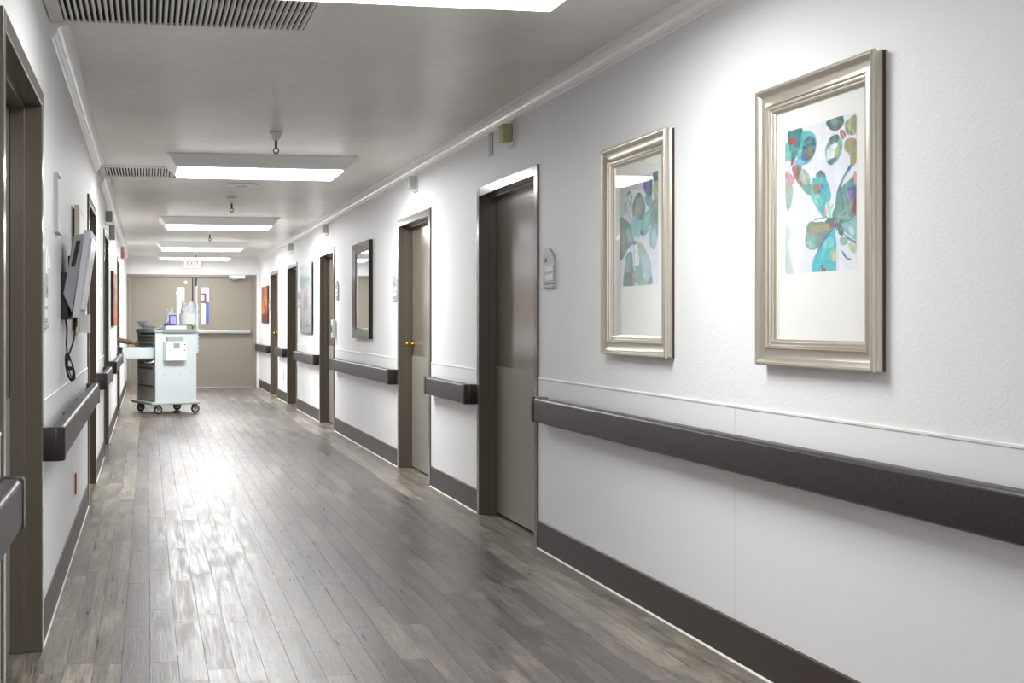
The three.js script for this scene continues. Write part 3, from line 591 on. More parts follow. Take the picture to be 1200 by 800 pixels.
// ------------------------------------------------------------------ mirror and other wall art
{
  const dc = 13.04, w = 1.08, yc = 1.555, h = 0.95, t = thing('wall_mirror', 'mirror in a wide black frame above the handrail', 'mirror', [XR, yc, dc]);
  part('frame', mitred(1, dc, yc, w, h, [[0, 0], [0, 0.035], [0.006, 0.04], [0.095, 0.016], [0.1, 0.008]]), M.mirrorFrame, t, 'glossy black frame');
  part('mirror_glass', wb(1, 0.004, 0.01, yc - h / 2 + 0.095, yc + h / 2 - 0.095, dc - w / 2 + 0.095, dc + w / 2 - 0.095), M.mirror, t);
}
const mist = canvasTex(256, 256, (c, W, H) => {
  const g = c.createLinearGradient(0, 0, 0, H); g.addColorStop(0, '#a9c6cf'); g.addColorStop(0.35, '#c3d2d3'); g.addColorStop(0.6, '#a5adb0'); g.addColorStop(1, '#7d8488'); c.fillStyle = g; c.fillRect(0, 0, W, H);
  for (let i = 0; i < 240; i++) { c.globalAlpha = 0.12; c.fillStyle = ['#ffffff', '#8fa2a8', '#c7d6da', '#6f777c'][Math.floor(rnd() * 4)]; c.fillRect(rr(0, W), rr(0, H), rr(10, 50), rr(2, 9)); }
  c.globalAlpha = 0.8; c.fillStyle = '#9a6f68'; for (const [x, y, w, h] of [[96, 96, 30, 84], [140, 88, 34, 96], [118, 120, 20, 58]]) { c.beginPath(); c.ellipse(x + w / 2, y + h / 2, w / 2, h / 2, 0, 0, 7); c.fill(); } c.globalAlpha = 1;
});
{
  const t = thing('glass_print', 'pale blue misty print held on four steel standoffs', 'picture', [XR, 1.56, 17.75]);
  part('panel', wb(1, 0.018, 0.028, 1.09, 2.03, 17.08, 18.42, 0.002), std('#3c3a3a', 0.4), t); part('print', sheet(1, 0.0285, 17.085, 18.415, 1.095, 2.025), std('#ffffff', 0.15, { map: mist }), t, 'misty print of reddish figures', true);
  for (const d of [17.13, 18.37]) for (const y of [1.14, 1.98]) { const g = lathe([[0, 0], [0.013, 0], [0.013, 0.034], [0, 0.034]], 0, 0, 0, 14); g.rotateZ(Math.PI / 2); g.translate(XR - 0.001, y, -d); part('standoff', g, M.chrome, t); }
}
const ember = canvasTex(128, 128, (c, W, H) => {
  c.fillStyle = '#b4602c'; c.fillRect(0, 0, W, H); for (let i = 0; i < 170; i++) { c.globalAlpha = 0.4; c.fillStyle = ['#d9823a', '#8c3f1e', '#5b2c1a', '#e39a4e', '#3c2a22'][Math.floor(rnd() * 5)]; c.fillRect(rr(-10, W), rr(-10, H), rr(6, 22), rr(10, 40)); }
  c.globalAlpha = 0.75; c.fillStyle = '#4a2a1c'; c.fillRect(0, 96, W, 32); c.globalAlpha = 1;
});
const dusk = canvasTex(128, 128, (c, W, H) => {
  c.fillStyle = '#6b4a3c'; c.fillRect(0, 0, W, H); for (let i = 0; i < 170; i++) { c.globalAlpha = 0.4; c.fillStyle = ['#a8683c', '#43343c', '#6a7280', '#c88a4e', '#2c2a2e'][Math.floor(rnd() * 5)]; c.fillRect(rr(-10, W), rr(-10, H), rr(6, 26), rr(6, 24)); }
  c.globalAlpha = 0.8; c.fillStyle = '#a2451f'; c.fillRect(0, 86, W, 42); c.globalAlpha = 1;
});
function canvasPicture(s, d0, d1, y0, y1, tex, label) {
  const t = thing('canvas_painting', label, 'picture', [off(s, 0), (y0 + y1) / 2, (d0 + d1) / 2]);
  part('stretcher', wb(s, 0.001, 0.032, y0, y1, d0, d1, 0.003), std('#5a3526', 0.7), t); part('canvas', sheet(s, 0.0325, d0 + 0.002, d1 - 0.002, y0 + 0.002, y1 - 0.002), std('#ffffff', 0.6, { map: tex }), t, 'painted canvas', true);
}
canvasPicture(1, 23.5, 24.7, 1.23, 1.89, ember, 'small orange and brown painting near the double door');
canvasPicture(-1, 14.95, 16.6, 1.2, 1.81, dusk, 'brown and grey painting with an orange lower band');

// ------------------------------------------------------------------ room signs
function roomSign(s, dc, yc, label, w = 0.2, h = 0.215) {
  const t = thing('room_sign', label, 'room sign', [off(s, 0), yc, dc], 'room signs');
  const k = s > 0 ? -1 : 1, sh = new THREE.Shape();            // k: local x that points down the corridor
  sh.moveTo(-w / 2, -h / 2 + 0.025); sh.lineTo(w / 2, -h / 2 + 0.025);
  if (k < 0) { sh.lineTo(w / 2, h / 2 - 0.07); sh.quadraticCurveTo(w * 0.1, h / 2 + 0.012, -w * 0.25, h / 2); sh.quadraticCurveTo(-w * 0.42, h / 2 - 0.004, -w / 2, h / 2 - 0.02); }
  else { sh.lineTo(w / 2, h / 2 - 0.02); sh.quadraticCurveTo(w * 0.42, h / 2 - 0.004, w * 0.25, h / 2); sh.quadraticCurveTo(-w * 0.1, h / 2 + 0.012, -w / 2, h / 2 - 0.07); }
  sh.lineTo(-w / 2, -h / 2 + 0.025);
  const place = (g, o) => { g.rotateY(s > 0 ? -Math.PI / 2 : Math.PI / 2); g.translate(off(s, o), yc, -dc); return g; };
  const pl = place(new THREE.ExtrudeGeometry(sh, { depth: 0.008, bevelEnabled: true, bevelSize: 0.002, bevelThickness: 0.002, bevelSegments: 1 }), 0.001);
  part('plate', pl, M.plateGrey, t);
  for (const y of [-0.005, -0.05]) part('name_slip', wb(s, 0.012, 0.0135, yc + y - 0.016, yc + y + 0.016, dc - 0.085, dc + 0.055, 0.0005), M.white, t, 'white name slip');
  part('foot_bar', wb(s, 0.001, 0.015, yc - h / 2, yc - h / 2 + 0.02, dc - w / 2, dc + w / 2, 0.003), M.plateGrey, t);
  const ring = new THREE.TorusGeometry(0.011, 0.0025, 6, 18); ring.rotateY(Math.PI / 2); ring.translate(off(s, 0.0125), yc + 0.045, -(dc + 0.045)); part('raised_mark', ring, std('#8d9194', 0.5), t);
}
roomSign(1, 6.82, 1.525, 'grey arched room sign between the dark glossy door and a picture');
roomSign(1, 11.3, 1.53, 'grey arched room sign between the mirror and the brass-knob door');
roomSign(1, 14.88, 1.6, 'grey arched room sign above the white lock box');
roomSign(1, 18.72, 1.555, 'grey arched room sign beside the misty figure print');
roomSign(1, 23.36, 1.56, 'grey arched room sign beside the small orange painting');
roomSign(-1, 5.34, 1.32, 'grey arched room sign below the light switch');
{
  const t = thing('light_switch', 'white light switch plate above the grey room sign', 'switch', [XL, 1.47, 5.49]);
  part('plate', wb(-1, 0.001, 0.008, 1.415, 1.535, 5.44, 5.56, 0.003), M.white, t); for (const d of [5.475, 5.525]) part('rocker', wb(-1, 0.008, 0.014, 1.45, 1.5, d - 0.012, d + 0.012, 0.002), M.white, t);
}
{
  const t = thing('lock_box', 'white keypad lock box on the wall below a room sign', 'lock', [XR, 1.15, 15.06]);
  part('case', wb(1, 0.001, 0.045, 1.06, 1.27, 14.99, 15.1, 0.008), M.white, t); part('keypad', wb(1, 0.045, 0.048, 1.12, 1.2, 15.01, 15.08, 0.001), M.black, t);
}
// ------------------------------------------------------------------ call lights and small boxes under the ceiling
function callLight(s, d, y0, y1, color, label) {
  const t = thing('call_light', label, 'call light', [off(s, 0), (y0 + y1) / 2, d], 'call lights over the doors');
  part('back_plate', wb(s, 0.001, 0.008, y0 - 0.03, y1 + 0.02, d - 0.035, d + 0.09, 0.003), M.white, t); part('lens_cover', wb(s, 0.008, 0.07, y0, y1, d - 0.02, d + 0.075, 0.008), std(color, 0.35), t, 'plain plastic lens block');
  part('hook', tube([[off(s, 0.012), y0 - 0.02, d - 0.03], [off(s, 0.03), y0 - 0.035, d - 0.03], [off(s, 0.045), y0 - 0.022, d - 0.03]], 0.005, 8, 6), M.white, t);
}
callLight(1, 7.55, 2.295, 2.4, '#b7ad7e', 'yellowish call light over the dark glossy door');
callLight(1, 10.38, 2.3, 2.4, '#c9cac6', 'pale grey call light over the brass-knob door');
callLight(1, 15.7, 2.3, 2.4, '#d3d4d0', 'pale call light over the door by the lock box');
callLight(1, 19.6, 2.3, 2.4, '#d3d4d0', 'pale call light over the door past the misty print');
callLight(-1, 13.0, 2.2, 2.3, '#8f9088', 'dull grey call light over the door between short handrails');
{
  const t = thing('blank_plate', 'small blank metal plate under the crown moulding', 'plate', [XR, 2.35, 8.05]);
  part('plate', wb(1, 0.001, 0.008, 2.275, 2.425, 8.02, 8.1, 0.003), M.plateGrey, t); for (const y of [2.3, 2.39]) { const g = new THREE.SphereGeometry(0.006, 8, 6); g.translate(off(1, 0.008), y, -8.06); part('screw', g, M.steel, t); }
  const b = thing('wall_speaker', 'grey box high on the wall past the call light', 'speaker', [XL, 2.2, 14.5]);
  part('case', wb(-1, 0.001, 0.06, 2.12, 2.275, 14.42, 14.62, 0.006), std('#b5b4ae', 0.5), b); part('slot', wb(-1, 0.0605, 0.062, 2.18, 2.2, 14.45, 14.59), M.white, b);
  const a = thing('fire_alarm', 'pale red alarm strobe high on the wall near the end', 'alarm', [XL, 2.3, 20.6]);
  part('case', wb(-1, 0.001, 0.05, 2.2, 2.38, 20.5, 20.64, 0.008), std('#d98a80', 0.4), a); part('strobe', wb(-1, 0.05, 0.085, 2.22, 2.29, 20.52, 20.62, 0.01), M.white, a);
}
// ------------------------------------------------------------------ exit sign
{
  const tex = canvasTex(256, 128, (c, W, H) => { c.fillStyle = '#f7f4ee'; c.fillRect(0, 0, W, H); c.fillStyle = '#d9482f'; c.font = 'bold 92px sans-serif'; c.textAlign = 'center'; c.textBaseline = 'middle'; c.fillText('EXIT', W / 2, H / 2 + 4); });
  const t = thing('exit_sign', 'white exit sign with red letters above the double door', 'exit sign', [0.85, 2.27, DEND]);
  part('case', bx(0.67, 1.01, 2.27, 2.46, DEND - 0.06, DEND - 0.001, 0.008), M.white, t);
  const g = new THREE.PlaneGeometry(0.31, 0.155); g.translate(0.84, 2.365, -(DEND - 0.0605)); part('lettering', g, std('#ffffff', 0.4, { map: tex, emissive: new THREE.Color(1, 1, 1), emissiveMap: tex, emissiveIntensity: 0.5 }), t, 'red letters reading EXIT', true);
}

// ------------------------------------------------------------------ monitor on the wall and things by it
{
  const t = thing('wall_monitor', 'grey wall-mounted touch screen tilted out, with hanging black cable', 'monitor', [XL, 1.26, 6.65]);
  const d0 = 6.38, d1 = 6.92;
  const prism = (pts, a, b) => { const g = new THREE.ExtrudeGeometry(new THREE.Shape(pts.map(p => new THREE.Vector2(p[0], p[1]))), { depth: b - a, bevelEnabled: true, bevelSize: 0.003, bevelThickness: 0.003, bevelSegments: 1 }); g.translate(0, 0, -b); return g; };
  part('wall_mount', [bx(XL + 0.001, XL + 0.035, 1.25, 1.47, d0 + 0.02, d1 - 0.1, 0.004), bx(XL + 0.03, XL + 0.07, 1.3, 1.55, d0 + 0.06, d1 - 0.14, 0.004)], M.black, t, 'black mounting arm');
  const body = part('housing', prism([[-0.336, 1.64], [-0.29, 1.65], [-0.348, 1.285], [-0.384, 1.37]], d0, d1), std('#8f8f94', 0.45), t, 'grey housing');
  part('side_slot', prism([[-0.324, 1.615], [-0.31, 1.617], [-0.336, 1.5], [-0.349, 1.498]], d0 - 0.006, d0 - 0.001), M.black, body);
  const bez = part('bezel', prism([[-0.287, 1.665], [-0.262, 1.665], [-0.318, 1.262], [-0.343, 1.262]], d0 - 0.008, d1 + 0.008), std('#c3c1ca', 0.4), t, 'pale grey bezel');
  part('screen', prism([[-0.2615, 1.63], [-0.258, 1.63], [-0.306, 1.3], [-0.3095, 1.3]], d0 + 0.04, d1 - 0.04), std('#d3dde0', 0.15), bez, 'pale glossy screen');
  const wire = std('#1b1b1d', 0.5);
  part('cable', [tube([[-0.378, 1.36, 6.45], [-0.383, 1.3, 6.44], [-0.38, 1.25, 6.45], [-0.375, 1.2, 6.46], [-0.378, 1.13, 6.47], [-0.372, 1.08, 6.47]], 0.0042), tube([[-0.336, 1.28, 6.5], [-0.338, 1.22, 6.5], [-0.345, 1.16, 6.49], [-0.358, 1.11, 6.48], [-0.372, 1.075, 6.47]], 0.0042), tube([[-0.38, 1.36, 6.45], [-0.365, 1.335, 6.45], [-0.35, 1.345, 6.46], [-0.345, 1.36, 6.47]], 0.0042)], wire, t, 'black cable');
  part('plug', bx(-0.345, -0.329, 1.215, 1.262, 6.49, 6.51, 0.006), M.black, t);
  const loops = []; for (const [r, dx, dy] of [[0.03, 0, 0], [0.026, 0.006, -0.004], [0.033, -0.004, 0.006]]) { const g = new THREE.TorusGeometry(r, 0.0042, 8, 28); g.scale(0.5, 1.9, 1); g.rotateZ(0.22 + dx * 12); g.rotateY(0.5); g.translate(-0.362 + dx, 1.02 + dy, -6.47); loops.push(g); }
  part('cable_coil', loops, wire, t, 'coiled black cable tied at the middle'); part('cable_tie', bx(-0.376, -0.35, 1.01, 1.028, 6.455, 6.485, 0.004), M.black, t);
}
{
  const t = thing('bulletin_frame', 'cream-edged board hung on the wall behind the monitor', 'board', [XL, 1.53, 7.62]);
  part('edge', wb(-1, 0.012, 0.036, 1.18, 1.87, 7.35, 8.0, 0.003), M.cream, t); part('backing', wb(-1, 0.001, 0.012, 1.2, 1.85, 7.37, 7.98), M.black, t); part('sheet', wb(-1, 0.036, 0.038, 1.22, 1.83, 7.39, 7.96), M.white, t);
  const b = thing('brochure_holder', 'clear white leaflet holder under the cream-edged board', 'holder', [XL, 1.18, 7.45]);
  part('back', wb(-1, 0.038, 0.042, 1.18, 1.4, 7.38, 7.62), M.white, b); part('front', wb(-1, 0.082, 0.086, 1.18, 1.28, 7.38, 7.62), M.white, b); part('floor_plate', wb(-1, 0.042, 0.082, 1.18, 1.184, 7.38, 7.62), M.white, b); for (const d of [7.38, 7.616]) part('side', wb(-1, 0.042, 0.082, 1.184, 1.28, d, d + 0.004), M.white, b);
  const h = thing('file_holder', 'slim empty metal document holder beside the monitor', 'holder', [XL, 1.63, 6.02]);
  part('back_plate', wb(-1, 0.001, 0.004, 1.63, 1.89, 5.96, 6.2), M.white, h); for (const y of [1.63, 1.884]) part('lip', wb(-1, 0.004, 0.02, y, y + 0.006, 5.96, 6.2, 0.002), M.steel, h); part('side_lip', wb(-1, 0.004, 0.018, 1.636, 1.884, 5.96, 5.965), M.steel, h);
  const o = thing('wall_outlet', 'low wall outlet with a red face below the handrail', 'outlet', [XL, 0.35, 7.46]);
  part('plate', wb(-1, 0.003, 0.01, 0.285, 0.43, 7.4, 7.52, 0.003), M.cream, o); part('receptacle', wb(-1, 0.01, 0.018, 0.3, 0.415, 7.43, 7.49, 0.003), std('#a3352c', 0.45), o, 'red receptacle');
  const q = thing('wall_outlet', 'low white outlet plate below the short handrail', 'outlet', [XR, 0.4, 20.9]);
  part('plate', wb(1, 0.003, 0.01, 0.34, 0.5, 20.85, 20.97, 0.003), std('#b9b9b4', 0.4), q); part('receptacle', wb(1, 0.01, 0.014, 0.36, 0.48, 20.88, 20.94, 0.002), M.white, q);
  const th = thing('thermostat', 'small cream thermostat past the first closed door', 'thermostat', [XL, 1.53, 11.0]);
  part('case', wb(-1, 0.001, 0.03, 1.46, 1.57, 10.95, 11.05, 0.006), M.cream, th); part('display', wb(-1, 0.03, 0.031, 1.52, 1.55, 10.97, 11.03), M.dark, th);
}

// ------------------------------------------------------------------ medical cart, turned about its near corner
const cartAngle = 21 * Math.PI / 180, CX = 0.103, CD = 18.2;
const cp = (u, y, v) => [CX + u * Math.cos(cartAngle) - v * Math.sin(cartAngle), y, CD + u * Math.sin(cartAngle) + v * Math.cos(cartAngle)];   // u along the white side, v along the drawer face
function cb(u0, u1, y0, y1, v0, v1, r) { const g = bx(u0, u1, y0, y1, v0, v1, r); return turn(g); }
function turn(g) { g.rotateY(cartAngle); g.translate(CX, 0, -CD); return g; }
{
  const t = thing('medical_cart', 'white wheeled medication cart with grey drawers and one drawer pulled out', 'cart', [...cp(0.3, 0, 0.34)]);
  const pale = std('#c8d1d4', 0.42), grey = std('#b3b0a8', 0.45), greyDark = std('#5a5853', 0.5), U = 0.6, V = 0.68;
  part('side_panel', cb(0.01, U - 0.005, 0.165, 1.1, 0, 0.02, 0.004), pale, t, 'pale side panel'); part('side_panel', cb(0.01, U - 0.005, 0.165, 1.1, V - 0.02, V, 0.004), pale, t);
  part('back_panel', cb(U - 0.02, U - 0.002, 0.165, 1.1, 0.02, V - 0.02), pale, t);
  part('corner_post', cb(0, 0.012, 0.165, 1.1, -0.002, 0.02, 0.003), pale, t); part('corner_post', cb(0, 0.02, 0.165, 1.1, V - 0.02, V, 0.003), grey, t);
  part('carcass', cb(0.03, U - 0.02, 0.17, 1.09, 0.02, V - 0.02), greyDark, t);
  part('base_plate', cb(-0.06, U + 0.04, 0.125, 0.165, -0.03, V + 0.08, 0.014), std('#b9bdbb', 0.45), t);
  part('top', cb(-0.02, U + 0.01, 1.1, 1.135, -0.02, V + 0.03, 0.012), std('#a9aca8', 0.4), t);
  part('top_rim', [cb(0.1, U - 0.04, 1.098, 1.15, -0.035, -0.015, 0.008), cb(0.02, U, 1.13, 1.16, V + 0.01, V + 0.03, 0.006), cb(-0.02, 0, 1.13, 1.15, 0, V, 0.006)], std('#8b8f8d', 0.4), t);
  for (const [y0, y1] of [[0.175, 0.42], [0.43, 0.66], [0.665, 0.735], [0.905, 0.985], [0.995, 1.075]]) {
    const d = part('drawer_front', cb(0.006, 0.03, y0, y1, 0.024, V - 0.024, 0.004), grey, t);
    part('pull', cb(-0.012, 0.008, y1 - 0.055, y1 - 0.03, 0.06, V - 0.06, 0.006), greyDark, d);
  }
  part('handle', turn((() => { const g = tube([[0.004, 0.72, 0.05], [-0.03, 0.7, 0.06], [-0.035, 0.695, 0.2], [-0.03, 0.7, 0.3], [0.004, 0.72, 0.31]], 0.011, 24, 8); return g; })()), M.white, t, 'white bar handle');
  // the drawer pulled out
  const od = part('open_drawer', [cb(-0.42, 0.03, 0.755, 0.762, 0.08, 0.56), cb(-0.42, 0.03, 0.755, 0.895, 0.08, 0.09), cb(-0.42, 0.03, 0.755, 0.895, 0.55, 0.56), cb(-0.445, -0.42, 0.74, 0.9, 0.05, 0.6, 0.004)], pale, t, 'pale drawer pulled open');
  part('runner', cb(-0.38, 0.05, 0.742, 0.754, 0.07, 0.08), M.steel, od);
  // casters
  for (const [u, v] of [[0.03, 0.03], [U - 0.03, 0.03], [0.03, V], [U - 0.03, V]]) {
    const w = new THREE.TorusGeometry(0.046, 0.014, 10, 24); const a = cp(u + 0.02, 0.06, v); w.rotateY(0.25); w.translate(a[0], a[1], -a[2]);
    const c = part('caster_wheel', w, std('#2a2b2d', 0.6), t, 'rubber caster wheel'); const hub = new THREE.CylinderGeometry(0.038, 0.038, 0.018, 20); hub.rotateX(Math.PI / 2); hub.rotateY(0.25); hub.translate(a[0], a[1], -a[2]); part('hub', hub, std('#b7bbbf', 0.4), c);
    part('fork', [cb(u - 0.02, u + 0.04, 0.085, 0.125, v - 0.025, v + 0.025, 0.006), cb(u + 0.0, u + 0.035, 0.055, 0.1, v - 0.03, v - 0.024)], std('#5b5d5f', 0.4), c);
  }
  for (const [u, y] of [[0.53, 0.56], [0.53, 0.22], [0.13, 0.53], [0.36, 0.535]]) { const g = new THREE.SphereGeometry(0.008, 8, 6); const a = cp(u, y, -0.001); g.translate(a[0], a[1], -a[2]); part('screw', g, M.steel, t); }
}
{
  const bc = cp(0.56, 1.205, 0.17);
  const t = thing('tub_post', 'pale upright post with a round tub clipped beside the cart', 'tub', [...cp(0.6, 0.82, 0.03)]), U = 0.6;
  part('post', [cb(U + 0.003, U + 0.03, 0.82, 1.5, 0.02, 0.045, 0.006), cb(U + 0.002, U + 0.035, 1.18, 1.22, 0.01, 0.055, 0.006)], std('#c8d1d4', 0.42), t, 'pale upright post');
  for (let i = 0; i < 6; i++) part('clip', cb(U + 0.03, U + 0.042, 0.85 + i * 0.06, 0.87 + i * 0.06, 0.02, 0.045), M.steel, t);
  part('tub', lathe([[0, 0], [0.125, 0], [0.132, 0.01], [0.14, 0.15], [0.145, 0.155], [0.135, 0.155], [0.126, 0.015], [0, 0.012]], bc[0], bc[1], bc[2], 32), std('#cfd3d3', 0.4), t);
  part('bracket_arm', cb(0.54, 0.62, 1.19, 1.206, 0.03, 0.14, 0.004), M.steel, t);
  function crumple(name, label, at, sx, sy, sz, k, inside) {   // at: where it rests
    const g = mergeVertices(new THREE.IcosahedronGeometry(1, 4).deleteAttribute('uv').deleteAttribute('normal')), p = g.attributes.position, v = new THREE.Vector3();
    for (let i = 0; i < p.count; i++) { v.fromBufferAttribute(p, i); const n = 0.72 + 0.55 * Math.abs(Math.sin(v.x * 4.1 + k) * Math.cos(v.y * 5.3 + k * 2) + 0.6 * Math.sin(v.z * 7.7 - k)) * 0.6; p.setXYZ(i, v.x * n * sx, v.y * n * sy, v.z * n * sz); }
    if (inside) for (let i = 0; i < p.count; i++) { const r = Math.hypot(p.getX(i), p.getZ(i)); if (p.getY(i) < inside && r > 0.118) { p.setX(i, p.getX(i) * 0.118 / r); p.setZ(i, p.getZ(i) * 0.118 / r); } }
    g.computeBoundingBox(); const drop = -g.boundingBox.min.y;
    g.computeVertexNormals(); g.translate(at[0], at[1] + drop, -at[2]); return tag(part(name, g.toNonIndexed(), std('#c6cacd', 0.6)), label, 'bag');
  }
  crumple('plastic_bag', 'crumpled clear white bag heaped in the round tub', [bc[0], bc[1] + 0.016, bc[2]], 0.13, 0.14, 0.125, 1, 0.02);
  const a2 = cp(0.37, 1.138, 0.38); crumple('plastic_bag', 'crumpled white bag lying behind the purple-screened device', a2, 0.09, 0.135, 0.1, 4);
  const s = thing('sharps_box', 'cream disposal box on the white side of the cart', 'box', [...cp(0.27, 0.7, -0.06)]);
  part('body', cb(0.11, 0.41, 0.72, 0.985, -0.1, -0.004, 0.012), std('#ece8d8', 0.45), s); part('lid', cb(0.15, 0.37, 0.985, 1.04, -0.07, -0.004, 0.008), std('#9aa09f', 0.45), s, 'grey lid');
  part('notice', cb(0.22, 0.31, 0.885, 0.96, -0.1025, -0.1), std('#8b9494', 0.6), s); part('lock', cb(0.375, 0.392, 0.93, 0.948, -0.106, -0.1, 0.003), M.black, s); part('lock', cb(0.37, 0.385, 0.855, 0.872, -0.106, -0.1, 0.003), M.black, s);
  const pw = thing('paper_stack', 'stack of curled papers on top of the cart', 'papers', [...cp(0.08, 1.137, 0.45)]);
  for (let i = 0; i < 4; i++) { const g = new THREE.BoxGeometry(0.34, 0.002, 0.24, 10, 1, 1), p = g.attributes.position; for (let k = 0; k < p.count; k++) { const x = p.getX(k); p.setY(k, p.getY(k) + Math.pow(Math.max(0, 0.05 - x), 2) * (0.4 + i * 0.45)); } g.computeVertexNormals(); g.rotateY(0.1 * i); g.translate(0.11, 1.152 + i * 0.006, -0.4); part('sheet', turn(g), std('#e9e9ee', 0.7), pw); }
  const wbx = thing('tray_box', 'white open box on the cart holding the purple-screened device', 'box', [...cp(0.3, 1.137, 0.12)]);
  part('box', [cb(0.16, 0.46, 1.137, 1.145, 0.03, 0.23), cb(0.16, 0.46, 1.145, 1.193, 0.03, 0.036), cb(0.16, 0.46, 1.145, 1.193, 0.224, 0.23), cb(0.16, 0.166, 1.145, 1.193, 0.036, 0.224), cb(0.454, 0.46, 1.145, 1.193, 0.036, 0.224)], M.white, wbx);
  const dv = thing('handheld_device', 'handheld device with a purple screen standing in the white box', 'device', [...cp(0.29, 1.146, 0.12)]);
  const sg = g => { g.rotateX(-0.12); return g; };
  const b1 = new RoundedBoxGeometry(0.105, 0.19, 0.02, 2, 0.008); sg(b1); b1.translate(0.3, 1.245, -0.12); part('case', turn(b1), M.black, dv); const b2 = new THREE.BoxGeometry(0.085, 0.15, 0.002); b2.translate(0, 0.006, 0.0115); sg(b2); b2.translate(0.3, 1.245, -0.12); part('screen', turn(b2), std('#8d86d8', 0.3, { emissive: new THREE.Color('#7f78d0'), emissiveIntensity: 0.35 }), dv, 'purple screen');
  const pen = thing('marker_pen', 'thick blue marker lying across the white box on the cart', 'marker', [...cp(0.22, 1.214, 0.03)]);
  part('barrel', turn(tube([[0.16, 1.206, 0.033], [0.3, 1.206, 0.033]], 0.01, 4, 12)), std('#2b3fa0', 0.4), pen); part('pen_cap', turn(tube([[0.13, 1.206, 0.033], [0.19, 1.206, 0.033]], 0.0125, 4, 12)), std('#22358a', 0.4), pen);
  for (let i = 0; i < 5; i++) { const g = cb(-0.36 + i * 0.075, -0.31 + i * 0.075, 0.763, 0.865 + 0.02 * (i % 2), 0.14, 0.5, 0.006); const m = part('medicine_box', g, std(['#3d3f44', '#8d8f92', '#5b4a44', '#dcdedc', '#44474c'][i], 0.6)); tag(m, ['dark medicine box at the front of the open cart drawer', 'grey medicine box second in the open cart drawer', 'brown medicine box in the middle of the open cart drawer', 'white medicine box fourth in the open cart drawer', 'charcoal medicine box at the back of the open cart drawer'][i], 'box'); }
}

// ------------------------------------------------------------------ the person in the doorway, reaching into the drawer
function meshField(lo, hi, n, dist) {
  const mc = new MarchingCubes(n, new THREE.MeshBasicMaterial(), false, false, 120000); mc.isolation = 0;
  const half = n / 2, c = lo.map((v, i) => (v + hi[i]) / 2), e = lo.map((v, i) => (hi[i] - v) / 2);
  for (let k = 0; k < n; k++) for (let j = 0; j < n; j++) for (let i = 0; i < n; i++) mc.field[i + n * j + n * n * k] = -dist(c[0] + (i - half) / half * e[0], c[1] + (j - half) / half * e[1], c[2] + (k - half) / half * e[2]);
  mc.update();
  const P = mc.positionArray.slice(0, mc.count * 3); for (let i = 0; i < P.length; i += 3) for (let k = 0; k < 3; k++) P[i + k] = c[k] + P[i + k] * e[k];
  let g = new THREE.BufferGeometry(); g.setAttribute('position', new THREE.BufferAttribute(P, 3)); g = mergeVertices(g, 1e-5); g.computeVertexNormals(); return g;
}
const smin = (a, b, k) => { const h = Math.max(k - Math.abs(a - b), 0) / k; return Math.min(a, b) - h * h * k * 0.25; };
function capsule(p, a, b, ra, rb) { const ab = [b[0] - a[0], b[1] - a[1], b[2] - a[2]], ap = [p[0] - a[0], p[1] - a[1], p[2] - a[2]]; const t = Math.min(1, Math.max(0, (ap[0] * ab[0] + ap[1] * ab[1] + ap[2] * ab[2]) / (ab[0] ** 2 + ab[1] ** 2 + ab[2] ** 2))); return Math.hypot(ap[0] - ab[0] * t, ap[1] - ab[1] * t, ap[2] - ab[2] * t) - (ra + (rb - ra) * t); }
